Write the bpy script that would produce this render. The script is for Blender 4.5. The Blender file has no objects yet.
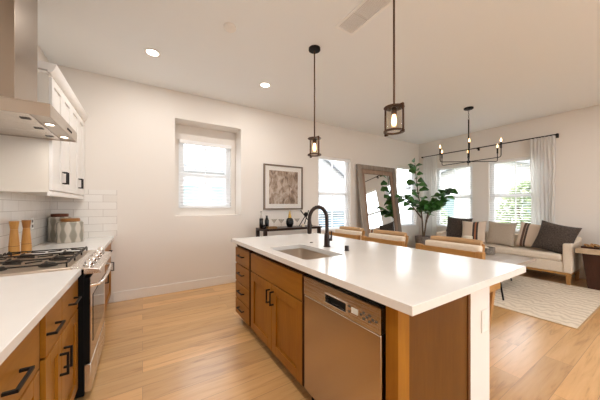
import bpy, bmesh, math, random
from math import sin, cos, pi, radians, sqrt
from mathutils import Vector, Matrix

random.seed(7)
S = bpy.context.scene
COL = S.collection

# ------------------------------------------------------------------ camera, world, sun, exposure
cam_d = bpy.data.cameras.new('camera')
cam = bpy.data.objects.new('camera', cam_d)
COL.objects.link(cam)
cam.location = (0, 0, 1.325)
cam.rotation_euler = (radians(90), 0, radians(-32.2))
cam_d.sensor_width = 36
cam_d.lens = 36 * 250 / 600
cam_d.shift_y = 5.5 / 600
cam_d.clip_start = 0.02
S.camera = cam

S.view_settings.view_transform = 'Standard'
S.view_settings.look = 'None'
S.view_settings.gamma = 1
S.view_settings.use_curve_mapping = False
S.view_settings.exposure = -0.20

w = bpy.data.worlds.new('sky')
S.world = w
w.use_nodes = True
bg = w.node_tree.nodes['Background']
bg.inputs[0].default_value = (0.92, 0.96, 1.0, 1)
bg.inputs[1].default_value = 7.5

sun_d = bpy.data.lights.new('sun', 'SUN')
sun_d.energy = 2.0
sun_d.angle = radians(1.0)
sun_d.color = (1.0, 0.95, 0.86)
sun = bpy.data.objects.new('sun', sun_d)
COL.objects.link(sun)
sun.location = (-12, 0, 12)
sun.rotation_euler = Vector((0.80, -0.02, -0.62)).to_track_quat('-Z', 'Y').to_euler()

S.cycles.max_bounces = 8
S.cycles.diffuse_bounces = 5
S.cycles.glossy_bounces = 4
S.cycles.transparent_max_bounces = 16
S.cycles.sample_clamp_indirect = 6.0
S.cycles.use_denoising = True
S.cycles.caustics_reflective = False
S.cycles.caustics_refractive = False

CAN_W = 13.8        # power of one ceiling downlight
CAN_COL = (1.0, 0.965, 0.93)

# room dimensions
XL, XR, YB, YF, ZC = -0.968, 6.73, 4.261, -2.8, 3.085

# ------------------------------------------------------------------ materials
def _new(name):
    m = bpy.data.materials.new(name)
    m.use_nodes = True
    nt = m.node_tree
    return m, nt, nt.nodes['Principled BSDF']

def setp(b, **k):
    for n, v in k.items():
        b.inputs[n.replace('_', ' ')].default_value = v

def c4(c): return (c[0], c[1], c[2], 1)

def plain(name, col, rough=0.5, metal=0.0, noise=0.0, nscale=30, bump=0.0, stretch=(1, 1, 1), coat=0.0, spec=0.5):
    m, nt, b = _new(name)
    b.inputs['Specular IOR Level'].default_value = spec
    b.inputs['Base Color'].default_value = c4(col)
    b.inputs['Roughness'].default_value = rough
    b.inputs['Metallic'].default_value = metal
    b.inputs['Coat Weight'].default_value = coat
    if noise or bump:
        tc = nt.nodes.new('ShaderNodeTexCoord')
        mp = nt.nodes.new('ShaderNodeMapping')
        mp.inputs['Scale'].default_value = stretch
        nz = nt.nodes.new('ShaderNodeTexNoise')
        nz.inputs['Scale'].default_value = nscale
        nz.inputs['Detail'].default_value = 4
        nt.links.new(tc.outputs['Object'], mp.inputs[0])
        nt.links.new(mp.outputs[0], nz.inputs['Vector'])
        if noise:
            cr = nt.nodes.new('ShaderNodeValToRGB')
            cr.color_ramp.elements[0].position = 0.3
            cr.color_ramp.elements[1].position = 0.7
            cr.color_ramp.elements[0].color = c4([max(0, x * (1 - noise)) for x in col])
            cr.color_ramp.elements[1].color = c4([min(1, x * (1 + noise)) for x in col])
            nt.links.new(nz.outputs['Fac'], cr.inputs[0])
            nt.links.new(cr.outputs[0], b.inputs['Base Color'])
        if bump:
            bp = nt.nodes.new('ShaderNodeBump')
            bp.inputs['Strength'].default_value = bump
            bp.inputs['Distance'].default_value = 0.01
            nt.links.new(nz.outputs['Fac'], bp.inputs['Height'])
            nt.links.new(bp.outputs[0], b.inputs['Normal'])
    return m

def wood(name, c1, c2, grain='Z', scale=6.0, rough=0.4, coat=0.0, fine=0.35):
    """grain runs along the named axis"""
    m, nt, b = _new(name)
    tc = nt.nodes.new('ShaderNodeTexCoord')
    mp = nt.nodes.new('ShaderNodeMapping')
    s = {'X': (0.10, 1, 1), 'Y': (1, 0.10, 1), 'Z': (1, 1, 0.10)}[grain]
    mp.inputs['Scale'].default_value = s
    nt.links.new(tc.outputs['Object'], mp.inputs[0])
    n1 = nt.nodes.new('ShaderNodeTexNoise')
    n1.inputs['Scale'].default_value = scale
    n1.inputs['Detail'].default_value = 5
    n1.inputs['Distortion'].default_value = 0.6
    n2 = nt.nodes.new('ShaderNodeTexNoise')
    n2.inputs['Scale'].default_value = scale * 14
    n2.inputs['Detail'].default_value = 3
    nt.links.new(mp.outputs[0], n1.inputs['Vector'])
    nt.links.new(mp.outputs[0], n2.inputs['Vector'])
    mx = nt.nodes.new('ShaderNodeMix')
    mx.inputs[0].default_value = fine
    nt.links.new(n1.outputs['Fac'], mx.inputs[2])
    nt.links.new(n2.outputs['Fac'], mx.inputs[3])
    cr = nt.nodes.new('ShaderNodeValToRGB')
    cr.color_ramp.elements[0].position = 0.32
    cr.color_ramp.elements[1].position = 0.68
    cr.color_ramp.elements[0].color = c4(c1)
    cr.color_ramp.elements[1].color = c4(c2)
    nt.links.new(mx.outputs[0], cr.inputs[0])
    nt.links.new(cr.outputs[0], b.inputs['Base Color'])
    setp(b, Roughness=rough, Coat_Weight=coat, Specular_IOR_Level=0.25)
    return m

def brushed(name, col, rough=0.28, axis='Y'):
    m, nt, b = _new(name)
    tc = nt.nodes.new('ShaderNodeTexCoord')
    mp = nt.nodes.new('ShaderNodeMapping')
    mp.inputs['Scale'].default_value = {'X': (1, 260, 260), 'Y': (260, 1, 260), 'Z': (260, 260, 1)}[axis]
    nz = nt.nodes.new('ShaderNodeTexNoise')
    nz.inputs['Scale'].default_value = 6
    nz.inputs['Detail'].default_value = 2
    mr = nt.nodes.new('ShaderNodeMapRange')
    mr.inputs[3].default_value = rough - 0.03
    mr.inputs[4].default_value = rough + 0.04
    nt.links.new(tc.outputs['Object'], mp.inputs[0])
    nt.links.new(mp.outputs[0], nz.inputs['Vector'])
    nt.links.new(nz.outputs['Fac'], mr.inputs[0])
    nt.links.new(mr.outputs[0], b.inputs['Roughness'])
    setp(b, Base_Color=c4(col), Metallic=1.0)
    return m

def floor_mat():
    m, nt, b = _new('oak_planks')
    tc = nt.nodes.new('ShaderNodeTexCoord')
    br = nt.nodes.new('ShaderNodeTexBrick')
    br.offset = 0.37
    br.inputs['Scale'].default_value = 1
    br.inputs['Brick Width'].default_value = 1.5
    br.inputs['Row Height'].default_value = 0.18
    br.inputs['Mortar Size'].default_value = 0.0016
    br.inputs['Mortar Smooth'].default_value = 0.4
    br.inputs['Bias'].default_value = 0.0
    br.inputs['Color1'].default_value = (0, 0, 0, 1)
    br.inputs['Color2'].default_value = (1, 1, 1, 1)
    br.inputs['Mortar'].default_value = (0.5, 0.5, 0.5, 1)
    nt.links.new(tc.outputs['Object'], br.inputs['Vector'])
    # shift the grain per plank
    ad = nt.nodes.new('ShaderNodeVectorMath'); ad.operation = 'MULTIPLY_ADD'
    ad.inputs[1].default_value = (7.0, 3.0, 5.0)
    nt.links.new(br.outputs['Color'], ad.inputs[0])
    nt.links.new(tc.outputs['Object'], ad.inputs[2])
    mp = nt.nodes.new('ShaderNodeMapping')
    mp.inputs['Scale'].default_value = (0.75, 8.5, 1)
    nt.links.new(ad.outputs[0], mp.inputs[0])
    n1 = nt.nodes.new('ShaderNodeTexNoise')
    n1.inputs['Scale'].default_value = 2.2
    n1.inputs['Detail'].default_value = 9
    n1.inputs['Roughness'].default_value = 0.6
    n1.inputs['Distortion'].default_value = 0.9
    nt.links.new(mp.outputs[0], n1.inputs['Vector'])
    cr = nt.nodes.new('ShaderNodeValToRGB')
    e = cr.color_ramp.elements
    e[0].position = 0.25; e[0].color = (0.40, 0.19, 0.058, 1)
    e[1].position = 0.75; e[1].color = (0.78, 0.475, 0.21, 1)
    k = e.new(0.45); k.color = (0.68, 0.385, 0.150, 1)
    nt.links.new(n1.outputs['Fac'], cr.inputs[0])
    # tone per plank
    mr = nt.nodes.new('ShaderNodeMapRange')
    mr.inputs[3].default_value = 0.84
    mr.inputs[4].default_value = 1.12
    nt.links.new(br.outputs['Color'], mr.inputs[0])
    mul = nt.nodes.new('ShaderNodeMix'); mul.data_type = 'RGBA'; mul.blend_type = 'MULTIPLY'
    mul.inputs[0].default_value = 1
    nt.links.new(cr.outputs[0], mul.inputs[6])
    nt.links.new(mr.outputs[0], mul.inputs[7])
    jm = nt.nodes.new('ShaderNodeMix'); jm.data_type = 'RGBA'
    jm.inputs[7].default_value = (0.16, 0.08, 0.04, 1)
    jf = nt.nodes.new('ShaderNodeMath'); jf.operation = 'MULTIPLY'; jf.inputs[1].default_value = 0.6
    nt.links.new(br.outputs['Fac'], jf.inputs[0])
    nt.links.new(jf.outputs[0], jm.inputs[0])
    nt.links.new(mul.outputs[2], jm.inputs[6])
    nt.links.new(jm.outputs[2], b.inputs['Base Color'])
    setp(b, Roughness=0.34, Coat_Weight=0.7, Coat_Roughness=0.24, Coat_IOR=1.5)
    bp = nt.nodes.new('ShaderNodeBump'); bp.inputs['Strength'].default_value = 0.06; bp.inputs['Distance'].default_value = 0.01
    nt.links.new(n1.outputs['Fac'], bp.inputs['Height'])
    nt.links.new(bp.outputs[0], b.inputs['Normal'])
    return m

def tile_mat(name, axis):
    m, nt, b = _new(name)
    tc = nt.nodes.new('ShaderNodeTexCoord')
    sp = nt.nodes.new('ShaderNodeSeparateXYZ')
    cb = nt.nodes.new('ShaderNodeCombineXYZ')
    nt.links.new(tc.outputs['Object'], sp.inputs[0])
    nt.links.new(sp.outputs[axis], cb.inputs[0])
    nt.links.new(sp.outputs['Z'], cb.inputs[1])
    br = nt.nodes.new('ShaderNodeTexBrick')
    br.inputs['Scale'].default_value = 1
    br.inputs['Brick Width'].default_value = 0.30
    br.inputs['Row Height'].default_value = 0.098
    br.inputs['Mortar Size'].default_value = 0.0022
    br.inputs['Color1'].default_value = (0.88, 0.855, 0.82, 1)
    br.inputs['Color2'].default_value = (0.80, 0.765, 0.72, 1)
    br.inputs['Mortar'].default_value = (0.55, 0.50, 0.46, 1)
    nt.links.new(cb.outputs[0], br.inputs['Vector'])
    nt.links.new(br.outputs['Color'], b.inputs['Base Color'])
    nz = nt.nodes.new('ShaderNodeTexNoise'); nz.inputs['Scale'].default_value = 14
    nt.links.new(cb.outputs[0], nz.inputs['Vector'])
    sb = nt.nodes.new('ShaderNodeMath'); sb.operation = 'SUBTRACT'
    nt.links.new(nz.outputs['Fac'], sb.inputs[0]); nt.links.new(br.outputs['Fac'], sb.inputs[1])
    bp = nt.nodes.new('ShaderNodeBump'); bp.inputs['Strength'].default_value = 0.25; bp.inputs['Distance'].default_value = 0.006
    nt.links.new(sb.outputs[0], bp.inputs['Height'])
    nt.links.new(bp.outputs[0], b.inputs['Normal'])
    setp(b, Roughness=0.12)
    return m

def ramp_mat(name, stops, scale, rough=0.8, detail=5, dist=0.0, stretch=(1, 1, 1), bump=0.0, kind='NOISE'):
    m, nt, b = _new(name)
    tc = nt.nodes.new('ShaderNodeTexCoord')
    mp = nt.nodes.new('ShaderNodeMapping'); mp.inputs['Scale'].default_value = stretch
    nt.links.new(tc.outputs['Object'], mp.inputs[0])
    if kind == 'NOISE':
        nz = nt.nodes.new('ShaderNodeTexNoise')
        nz.inputs['Scale'].default_value = scale; nz.inputs['Detail'].default_value = detail; nz.inputs['Distortion'].default_value = dist
        nt.links.new(mp.outputs[0], nz.inputs['Vector']); out = nz.outputs['Fac']
    elif kind == 'WAVE':
        nz = nt.nodes.new('ShaderNodeTexWave')
        nz.inputs['Scale'].default_value = scale; nz.inputs['Distortion'].default_value = dist
        nz.inputs['Detail'].default_value = detail; nz.inputs['Detail Scale'].default_value = 1.2
        nt.links.new(mp.outputs[0], nz.inputs['Vector']); out = nz.outputs['Fac']
    else:      # a coordinate, 'X' 'Y' or 'Z'
        sp = nt.nodes.new('ShaderNodeSeparateXYZ')
        nt.links.new(mp.outputs[0], sp.inputs[0])
        mr = nt.nodes.new('ShaderNodeMapRange'); mr.inputs[1].default_value = -scale; mr.inputs[2].default_value = scale
        nt.links.new(sp.outputs[kind], mr.inputs[0]); out = mr.outputs[0]
    cr = nt.nodes.new('ShaderNodeValToRGB')
    if kind in 'XYZ': cr.color_ramp.interpolation = 'CONSTANT'
    e = cr.color_ramp.elements
    e[0].position, e[0].color = stops[0][0], c4(stops[0][1])
    e[1].position, e[1].color = stops[-1][0], c4(stops[-1][1])
    for p, c in stops[1:-1]:
        k = e.new(p); k.color = c4(c)
    nt.links.new(out, cr.inputs[0])
    nt.links.new(cr.outputs[0], b.inputs['Base Color'])
    if bump:
        bp = nt.nodes.new('ShaderNodeBump'); bp.inputs['Strength'].default_value = bump; bp.inputs['Distance'].default_value = 0.01
        nt.links.new(out, bp.inputs['Height']); nt.links.new(bp.outputs[0], b.inputs['Normal'])
    setp(b, Roughness=rough)
    return m

def pane_mat(name, tint=(1, 1, 1), refl=1.0):
    m = bpy.data.materials.new(name); m.use_nodes = True
    nt = m.node_tree; nt.nodes.clear()
    o = nt.nodes.new('ShaderNodeOutputMaterial')
    t = nt.nodes.new('ShaderNodeBsdfTransparent'); t.inputs[0].default_value = c4(tint)
    g = nt.nodes.new('ShaderNodeBsdfGlossy'); g.inputs['Roughness'].default_value = 0.02
    lw = nt.nodes.new('ShaderNodeLayerWeight')
    fr = nt.nodes.new('ShaderNodeMath'); fr.operation = 'POWER'; fr.inputs[1].default_value = 5
    nt.links.new(lw.outputs['Facing'], fr.inputs[0])
    ml = nt.nodes.new('ShaderNodeMath'); ml.operation = 'MULTIPLY_ADD'; ml.inputs[1].default_value = 0.9 * min(1, refl); ml.inputs[2].default_value = 0.035 * refl
    mx = nt.nodes.new('ShaderNodeMixShader')
    nt.links.new(fr.outputs[0], ml.inputs[0]); nt.links.new(ml.outputs[0], mx.inputs[0])
    nt.links.new(t.outputs[0], mx.inputs[1]); nt.links.new(g.outputs[0], mx.inputs[2])
    nt.links.new(mx.outputs[0], o.inputs[0])
    return m

def sheer_mat(name, col):
    m = bpy.data.materials.new(name); m.use_nodes = True
    nt = m.node_tree; nt.nodes.clear()
    o = nt.nodes.new('ShaderNodeOutputMaterial')
    d = nt.nodes.new('ShaderNodeBsdfDiffuse'); d.inputs[0].default_value = c4(col)
    t = nt.nodes.new('ShaderNodeBsdfTranslucent'); t.inputs[0].default_value = c4(col)
    x = nt.nodes.new('ShaderNodeBsdfTransparent')
    m1 = nt.nodes.new('ShaderNodeMixShader'); m1.inputs[0].default_value = 0.55
    m2 = nt.nodes.new('ShaderNodeMixShader'); m2.inputs[0].default_value = 0.20
    nt.links.new(d.outputs[0], m1.inputs[1]); nt.links.new(t.outputs[0], m1.inputs[2])
    nt.links.new(m1.outputs[0], m2.inputs[1]); nt.links.new(x.outputs[0], m2.inputs[2])
    nt.links.new(m2.outputs[0], o.inputs[0])
    return m

def glow(name, col, strength):
    m, nt, b = _new(name)
    setp(b, Base_Color=c4(col), Emission_Color=c4(col), Emission_Strength=strength)
    return m

M = {}
M['wall'] = plain('warm_white_paint', (0.80, 0.755, 0.705), 0.75, bump=0.03, nscale=90)
M['ceiling'] = plain('ceiling_paint', (0.885, 0.91, 0.925), 0.8, bump=0.03, nscale=90)
M['trim'] = plain('white_trim_paint', (0.85, 0.82, 0.78), 0.4)
M['floor'] = floor_mat()
M['tile_left'] = tile_mat('tile_left', 'Y')
M['tile_back'] = tile_mat('tile_back', 'X')
M['vinyl'] = plain('white_vinyl', (0.85, 0.86, 0.87), 0.35)
M['blind'] = plain('white_blind', (0.88, 0.88, 0.88), 0.5)
M['pane'] = pane_mat('window_glass')
M['clear'] = pane_mat('lamp_glass', (0.93, 0.88, 0.80), 1.6)
M['thin_glass'] = pane_mat('drinking_glass', (0.93, 0.92, 0.90), 1.6)
M['quartz'] = plain('white_quartz', (0.82, 0.795, 0.765), 0.15, noise=0.02, nscale=5)
M['cab'] = wood('maple_cabinet', (0.255, 0.094, 0.007), (0.375, 0.156, 0.014), 'Z', 5, 0.38)
M['cab_y'] = wood('maple_cabinet_cross', (0.255, 0.094, 0.007), (0.375, 0.156, 0.014), 'Y', 5, 0.38)
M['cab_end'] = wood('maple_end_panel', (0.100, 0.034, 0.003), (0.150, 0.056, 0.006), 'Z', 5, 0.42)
M['cab_dark'] = wood('maple_frame', (0.10, 0.036, 0.009), (0.15, 0.058, 0.016), 'Z', 5, 0.5)
M['cab_gap'] = plain('shadowed_cabinet_wood', (0.045, 0.016, 0.005), 0.7, spec=0.1)  # dark tone paints the shadow in the gaps between island drawers and doors
M['toe'] = plain('toe_kick_dark', (0.05, 0.028, 0.015), 0.6)
M['white_cab'] = plain('white_cabinet_paint', (0.83, 0.80, 0.765), 0.35)
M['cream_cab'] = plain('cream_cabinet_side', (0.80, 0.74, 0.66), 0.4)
M['black'] = plain('black_metal', (0.006, 0.0055, 0.006), 0.5, spec=0.25)
M['bodyblack'] = plain('matte_black_enamel', (0.004, 0.004, 0.004), 0.65, spec=0.12)
M['iron'] = plain('cast_iron', (0.020, 0.014, 0.010), 0.5, bump=0.15, nscale=200, spec=0.3)
M['bronze'] = plain('oil_rubbed_bronze', (0.022, 0.011, 0.008), 0.36, 0.35)
M['lampbronze'] = plain('lamp_bronze', (0.085, 0.040, 0.022), 0.35, 0.75)
M['steel_y'] = brushed('brushed_steel_y', (0.70, 0.64, 0.58), 0.26, 'Y')
M['steel_z'] = brushed('brushed_steel_z', (0.50, 0.405, 0.315), 0.22, 'Z')
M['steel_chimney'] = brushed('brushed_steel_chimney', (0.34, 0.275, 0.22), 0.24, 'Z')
M['steel_hood'] = brushed('brushed_steel_hood', (0.46, 0.39, 0.325), 0.30, 'Y')
M['chrome'] = plain('polished_steel', (0.80, 0.76, 0.72), 0.14, 1.0)
M['door_steel'] = plain('reflective_oven_steel', (0.50, 0.42, 0.36), 0.10, 1.0)
M['darkglass'] = plain('dark_oven_glass', (0.02, 0.017, 0.015), 0.04, 0.0)
M['cooktop'] = plain('cooktop_steel', (0.60, 0.50, 0.40), 0.38, 1.0)
M['sinksteel'] = plain('sink_steel', (0.66, 0.58, 0.50), 0.30, 1.0)
M['display'] = plain('pale_display', (0.75, 0.76, 0.72), 0.2)
M['oak'] = wood('golden_oak', (0.31, 0.145, 0.038), (0.52, 0.28, 0.09), 'Y', 8, 0.45)
M['oak_z'] = wood('golden_oak_upright', (0.33, 0.155, 0.045), (0.55, 0.30, 0.11), 'Z', 8, 0.45)
M['oak_pale'] = wood('pale_oak', (0.42, 0.245, 0.115), (0.56, 0.36, 0.19), 'Y', 6, 0.5)
M['mill'] = wood('acacia_mill', (0.46, 0.20, 0.045), (0.64, 0.34, 0.10), 'Z', 14, 0.35)
M['mill_dark'] = wood('acacia_mill_dark', (0.34, 0.14, 0.035), (0.48, 0.22, 0.07), 'Z', 14, 0.35)
M['lid_dark'] = wood('walnut_lid', (0.10, 0.03, 0.015), (0.17, 0.06, 0.03), 'X', 10, 0.35)
M['lid'] = wood('teak_lid', (0.26, 0.11, 0.03), (0.38, 0.18, 0.06), 'X', 10, 0.35)
M['espresso'] = wood('espresso_wood', (0.014, 0.006, 0.004), (0.032, 0.013, 0.008), 'X', 6, 0.3)
M['walnut'] = wood('dark_walnut', (0.030, 0.012, 0.008), (0.075, 0.030, 0.018), 'Z', 7, 0.3)
M['plank'] = wood('bleached_plank', (0.42, 0.30, 0.19), (0.60, 0.47, 0.33), 'X', 7, 0.5)
M['greytop'] = wood('grey_washed_wood', (0.36, 0.29, 0.235), (0.50, 0.42, 0.345), 'X', 7, 0.4)
M['barn_grey'] = wood('weathered_grey_wood', (0.19, 0.155, 0.125), (0.36, 0.30, 0.25), 'Z', 9, 0.7)
M['barn_brown'] = wood('weathered_brown_wood', (0.20, 0.125, 0.085), (0.36, 0.25, 0.18), 'Z', 9, 0.7)
M['mirror'] = plain('mirror_silver', (0.86, 0.87, 0.87), 0.015, 1.0)
M['linen'] = plain('cream_linen', (0.70, 0.60, 0.485), 0.9, noise=0.05, nscale=60, bump=0.1)
M['stoolpad'] = plain('cream_pad_fabric', (0.76, 0.66, 0.54), 0.9, noise=0.04, nscale=60, bump=0.1)
M['taupe'] = plain('taupe_linen', (0.42, 0.345, 0.27), 0.9, noise=0.08, nscale=80, bump=0.15)
M['charcoal'] = ramp_mat('charcoal_weave', [(0.3, (0.022, 0.016, 0.013)), (0.7, (0.11, 0.082, 0.066))], 60, 0.95, bump=0.3)
M['stripe_a'] = ramp_mat('cream_with_stripe', [(0, (0.66, 0.53, 0.42)), (0.50, (0.05, 0.035, 0.03)), (0.575, (0.36, 0.13, 0.06)), (0.63, (0.05, 0.035, 0.03)), (0.70, (0.66, 0.53, 0.42))], 0.25, 0.9, kind='X')
M['stripe_b'] = ramp_mat('cream_with_side_stripe', [(0, (0.66, 0.53, 0.42)), (0.20, (0.10, 0.05, 0.035)), (0.28, (0.40, 0.30, 0.24)), (0.30, (0.05, 0.035, 0.03)), (0.36, (0.66, 0.53, 0.42))], 0.25, 0.9, kind='X')
M['rug'] = ramp_mat('cream_rug', [(0.1, (0.66, 0.56, 0.44)), (0.5, (0.78, 0.68, 0.55)), (0.9, (0.82, 0.72, 0.59))], 4.5, 0.95, detail=4, dist=9, stretch=(0.6, 1.5, 1), bump=0.25, kind='WAVE')
M['rugedge'] = plain('tan_rug_binding', (0.46, 0.30, 0.15), 0.9)
M['sheer'] = sheer_mat('sheer_white_curtain', (0.95, 0.94, 0.92))
M['leaf'] = plain('fig_leaf', (0.055, 0.17, 0.035), 0.35, noise=0.5, nscale=7)
M['bark'] = plain('fig_bark', (0.13, 0.085, 0.055), 0.8, noise=0.3, nscale=30)
M['soil'] = plain('potting_soil', (0.04, 0.025, 0.018), 0.95)
M['pot'] = plain('grey_planter', (0.22, 0.185, 0.165), 0.7, noise=0.3, nscale=20)
M['print'] = ramp_mat('reed_print', [(0.30, (0.11, 0.065, 0.04)), (0.46, (0.33, 0.235, 0.17)), (0.60, (0.55, 0.46, 0.385)), (0.75, (0.66, 0.58, 0.51))], 9, 0.35, detail=12, dist=0.8, stretch=(1.5, 1, 0.8))
M['mat'] = plain('white_picture_mat', (0.82, 0.79, 0.75), 0.6)
M['pewter'] = plain('pewter_frame', (0.20, 0.15, 0.115), 0.35, 0.6)
M['bottle'] = plain('black_bottle_glass', (0.006, 0.006, 0.007), 0.12, spec=0.35)
M['amber'] = plain('gold_stopper', (0.55, 0.36, 0.10), 0.2, 0.6)
M['goldbox'] = plain('bronze_tray_metal', (0.24, 0.14, 0.055), 0.35, 0.5)
M['basket'] = ramp_mat('grey_woven_tray', [(0.3, (0.10, 0.085, 0.07)), (0.7, (0.28, 0.24, 0.20))], 40, 0.8, bump=0.4)
M['candle'] = plain('cream_wax', (0.80, 0.72, 0.58), 0.5)
M['outlet'] = plain('white_plastic', (0.86, 0.84, 0.80), 0.35)
M['slot'] = plain('outlet_slot', (0.10, 0.09, 0.08), 0.6)
M['bulb'] = glow('warm_bulb', (1.0, 0.66, 0.34), 9.0)
M['flame_bulb'] = glow('flame_bulb', (1.0, 0.60, 0.25), 9.0)
M['canlens'] = glow('downlight_lens', (1.0, 0.90, 0.76), 14.0)
M['hoodlens'] = glow('hood_lamp_lens', (1.0, 0.86, 0.66), 9.0)
M['vent_white'] = plain('vent_white_enamel', (0.93, 0.93, 0.925), 0.5)
M['ventin'] = plain('vent_shadow', (0.70, 0.68, 0.65), 0.9)
M['grass'] = ramp_mat('lawn', [(0.3, (0.10, 0.15, 0.05)), (0.7, (0.20, 0.26, 0.11))], 3, 0.95)
M['patio'] = plain('pale_concrete', (0.40, 0.39, 0.375), 0.9, noise=0.1, nscale=2)
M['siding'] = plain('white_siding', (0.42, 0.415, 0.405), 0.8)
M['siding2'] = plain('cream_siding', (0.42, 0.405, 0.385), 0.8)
M['shingle'] = plain('grey_shingle', (0.24, 0.245, 0.255), 0.9, noise=0.25, nscale=12)
M['teal'] = plain('teal_house_glass', (0.16, 0.235, 0.235), 0.25)
M['foliage'] = ramp_mat('shrub_leaves', [(0.3, (0.10, 0.15, 0.06)), (0.7, (0.30, 0.36, 0.18))], 6, 0.7)
M['carpaint'] = plain('silver_blue_paint', (0.22, 0.30, 0.38), 0.25, 0.3)
M['car_glass'] = plain('car_window_glass', (0.14, 0.17, 0.19), 0.15)
M['tyre'] = plain('tyre_rubber', (0.02, 0.02, 0.02), 0.8)
M['asphalt'] = plain('pale_asphalt', (0.34, 0.34, 0.34), 0.9)

# ------------------------------------------------------------------ mesh builder
class MB:
    def __init__(s):
        s.v = []; s.f = []
    def add(s, vs, fs):
        n = len(s.v)
        s.v += [tuple(p) for p in vs]
        s.f += [tuple(i + n for i in f) for f in fs]
        return s
    def box(s, x0, x1, y0, y1, z0, z1):
        if x0 > x1: x0, x1 = x1, x0
        if y0 > y1: y0, y1 = y1, y0
        if z0 > z1: z0, z1 = z1, z0
        return s.add([(x0, y0, z0), (x1, y0, z0), (x1, y1, z0), (x0, y1, z0), (x0, y0, z1), (x1, y0, z1), (x1, y1, z1), (x0, y1, z1)],
                     [(3, 2, 1, 0), (4, 5, 6, 7), (0, 1, 5, 4), (1, 2, 6, 5), (2, 3, 7, 6), (3, 0, 4, 7)])
    def hexa(s, p):      # eight corners: bottom 4 ccw, top 4 ccw
        return s.add(p, [(3, 2, 1, 0), (4, 5, 6, 7), (0, 1, 5, 4), (1, 2, 6, 5), (2, 3, 7, 6), (3, 0, 4, 7)])
    def prism(s, poly, axis, a, b):
        """poly of (u,v); axis 'X': (u,v)=(y,z); 'Y': (x,z); 'Z': (x,y)"""
        def P(u, v, t): return {'X': (t, u, v), 'Y': (u, t, v), 'Z': (u, v, t)}[axis]
        n = len(poly)
        vs = [P(u, v, a) for u, v in poly] + [P(u, v, b) for u, v in poly]
        fs = [tuple(range(n))[::-1], tuple(range(n, 2 * n))] + [(i, (i + 1) % n, n + (i + 1) % n, n + i) for i in range(n)]
        return s.add(vs, fs)
    def lathe(s, c, prof, seg=24, axis='Z'):
        cx, cy, cz = c
        vs = []
        for r, h in prof:
            for k in range(seg):
                a = 2 * pi * k / seg
                u, v = r * cos(a), r * sin(a)
                vs.append({'Z': (cx + u, cy + v, cz + h), 'X': (cx + h, cy + u, cz + v), 'Y': (cx + u, cy + h, cz + v)}[axis])
        fs = []
        for i in range(len(prof) - 1):
            for k in range(seg):
                k2 = (k + 1) % seg
                fs.append((i * seg + k, i * seg + k2, (i + 1) * seg + k2, (i + 1) * seg + k))
        fs.append(tuple(range(seg))[::-1])
        fs.append(tuple((len(prof) - 1) * seg + k for k in range(seg)))
        return s.add(vs, fs)
    def cyl(s, c, r, h, seg=20, axis='Z'):
        return s.lathe(c, [(r, 0), (r, h)], seg, axis)
    def tube(s, pts, r, seg=10, closed=False):
        pts = [Vector(p) for p in pts]
        n = len(pts)
        rs = r if isinstance(r, (list, tuple)) else [r] * n
        vs, fs = [], []
        up = None
        for i, p in enumerate(pts):
            if closed: t = pts[(i + 1) % n] - pts[i - 1]
            else: t = pts[min(i + 1, n - 1)] - pts[max(i - 1, 0)]
            t.normalize()
            if up is None:
                up = Vector((0, 0, 1)) if abs(t.z) < 0.9 else Vector((1, 0, 0))
            a = t.cross(up); a.normalize(); up = a.cross(t); up.normalize()
            for k in range(seg):
                q = 2 * pi * k / seg
                vs.append(p + a * (cos(q) * rs[i]) + up * (sin(q) * rs[i]))
        m = n if closed else n - 1
        for i in range(m):
            j = (i + 1) % n
            for k in range(seg):
                k2 = (k + 1) % seg
                fs.append((i * seg + k, i * seg + k2, j * seg + k2, j * seg + k))
        if not closed:
            fs.append(tuple(range(seg))[::-1]); fs.append(tuple((n - 1) * seg + k for k in range(seg)))
        return s.add(vs, fs)
    def bar(s, p, q, w, h=None):
        """a square bar from p to q"""
        p, q = Vector(p), Vector(q); h = h or w
        t = (q - p).normalized()
        up = Vector((0, 0, 1)) if abs(t.z) < 0.9 else Vector((1, 0, 0))
        a = t.cross(up).normalized() * (w / 2); b = a.cross(t).normalized() * (h / 2)
        c = [p - a - b, p + a - b, p + a + b, p - a + b, q - a - b, q + a - b, q + a + b, q - a + b]
        return s.hexa(c)
    def ring(s, c, r0, r1, h, seg=28):
        """flat washer, axis Z"""
        cx, cy, cz = c
        vs, fs = [], []
        for k in range(seg):
            a = 2 * pi * k / seg
            for r, z in ((r0, 0), (r1, 0), (r1, h), (r0, h)):
                vs.append((cx + r * cos(a), cy + r * sin(a), cz + z))
        for k in range(seg):
            j = (k + 1) % seg
            for e in range(4):
                fs.append((k * 4 + e, k * 4 + (e + 1) % 4, j * 4 + (e + 1) % 4, j * 4 + e))
        return s.add(vs, fs)

def props(o, label=None, cat=None, group=None, kind=None):
    if label: o['label'] = label
    if cat: o['category'] = cat
    if group: o['group'] = group
    if kind: o['kind'] = kind
    return o

def root_of(o):
    while o.parent: o = o.parent
    return o

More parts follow.
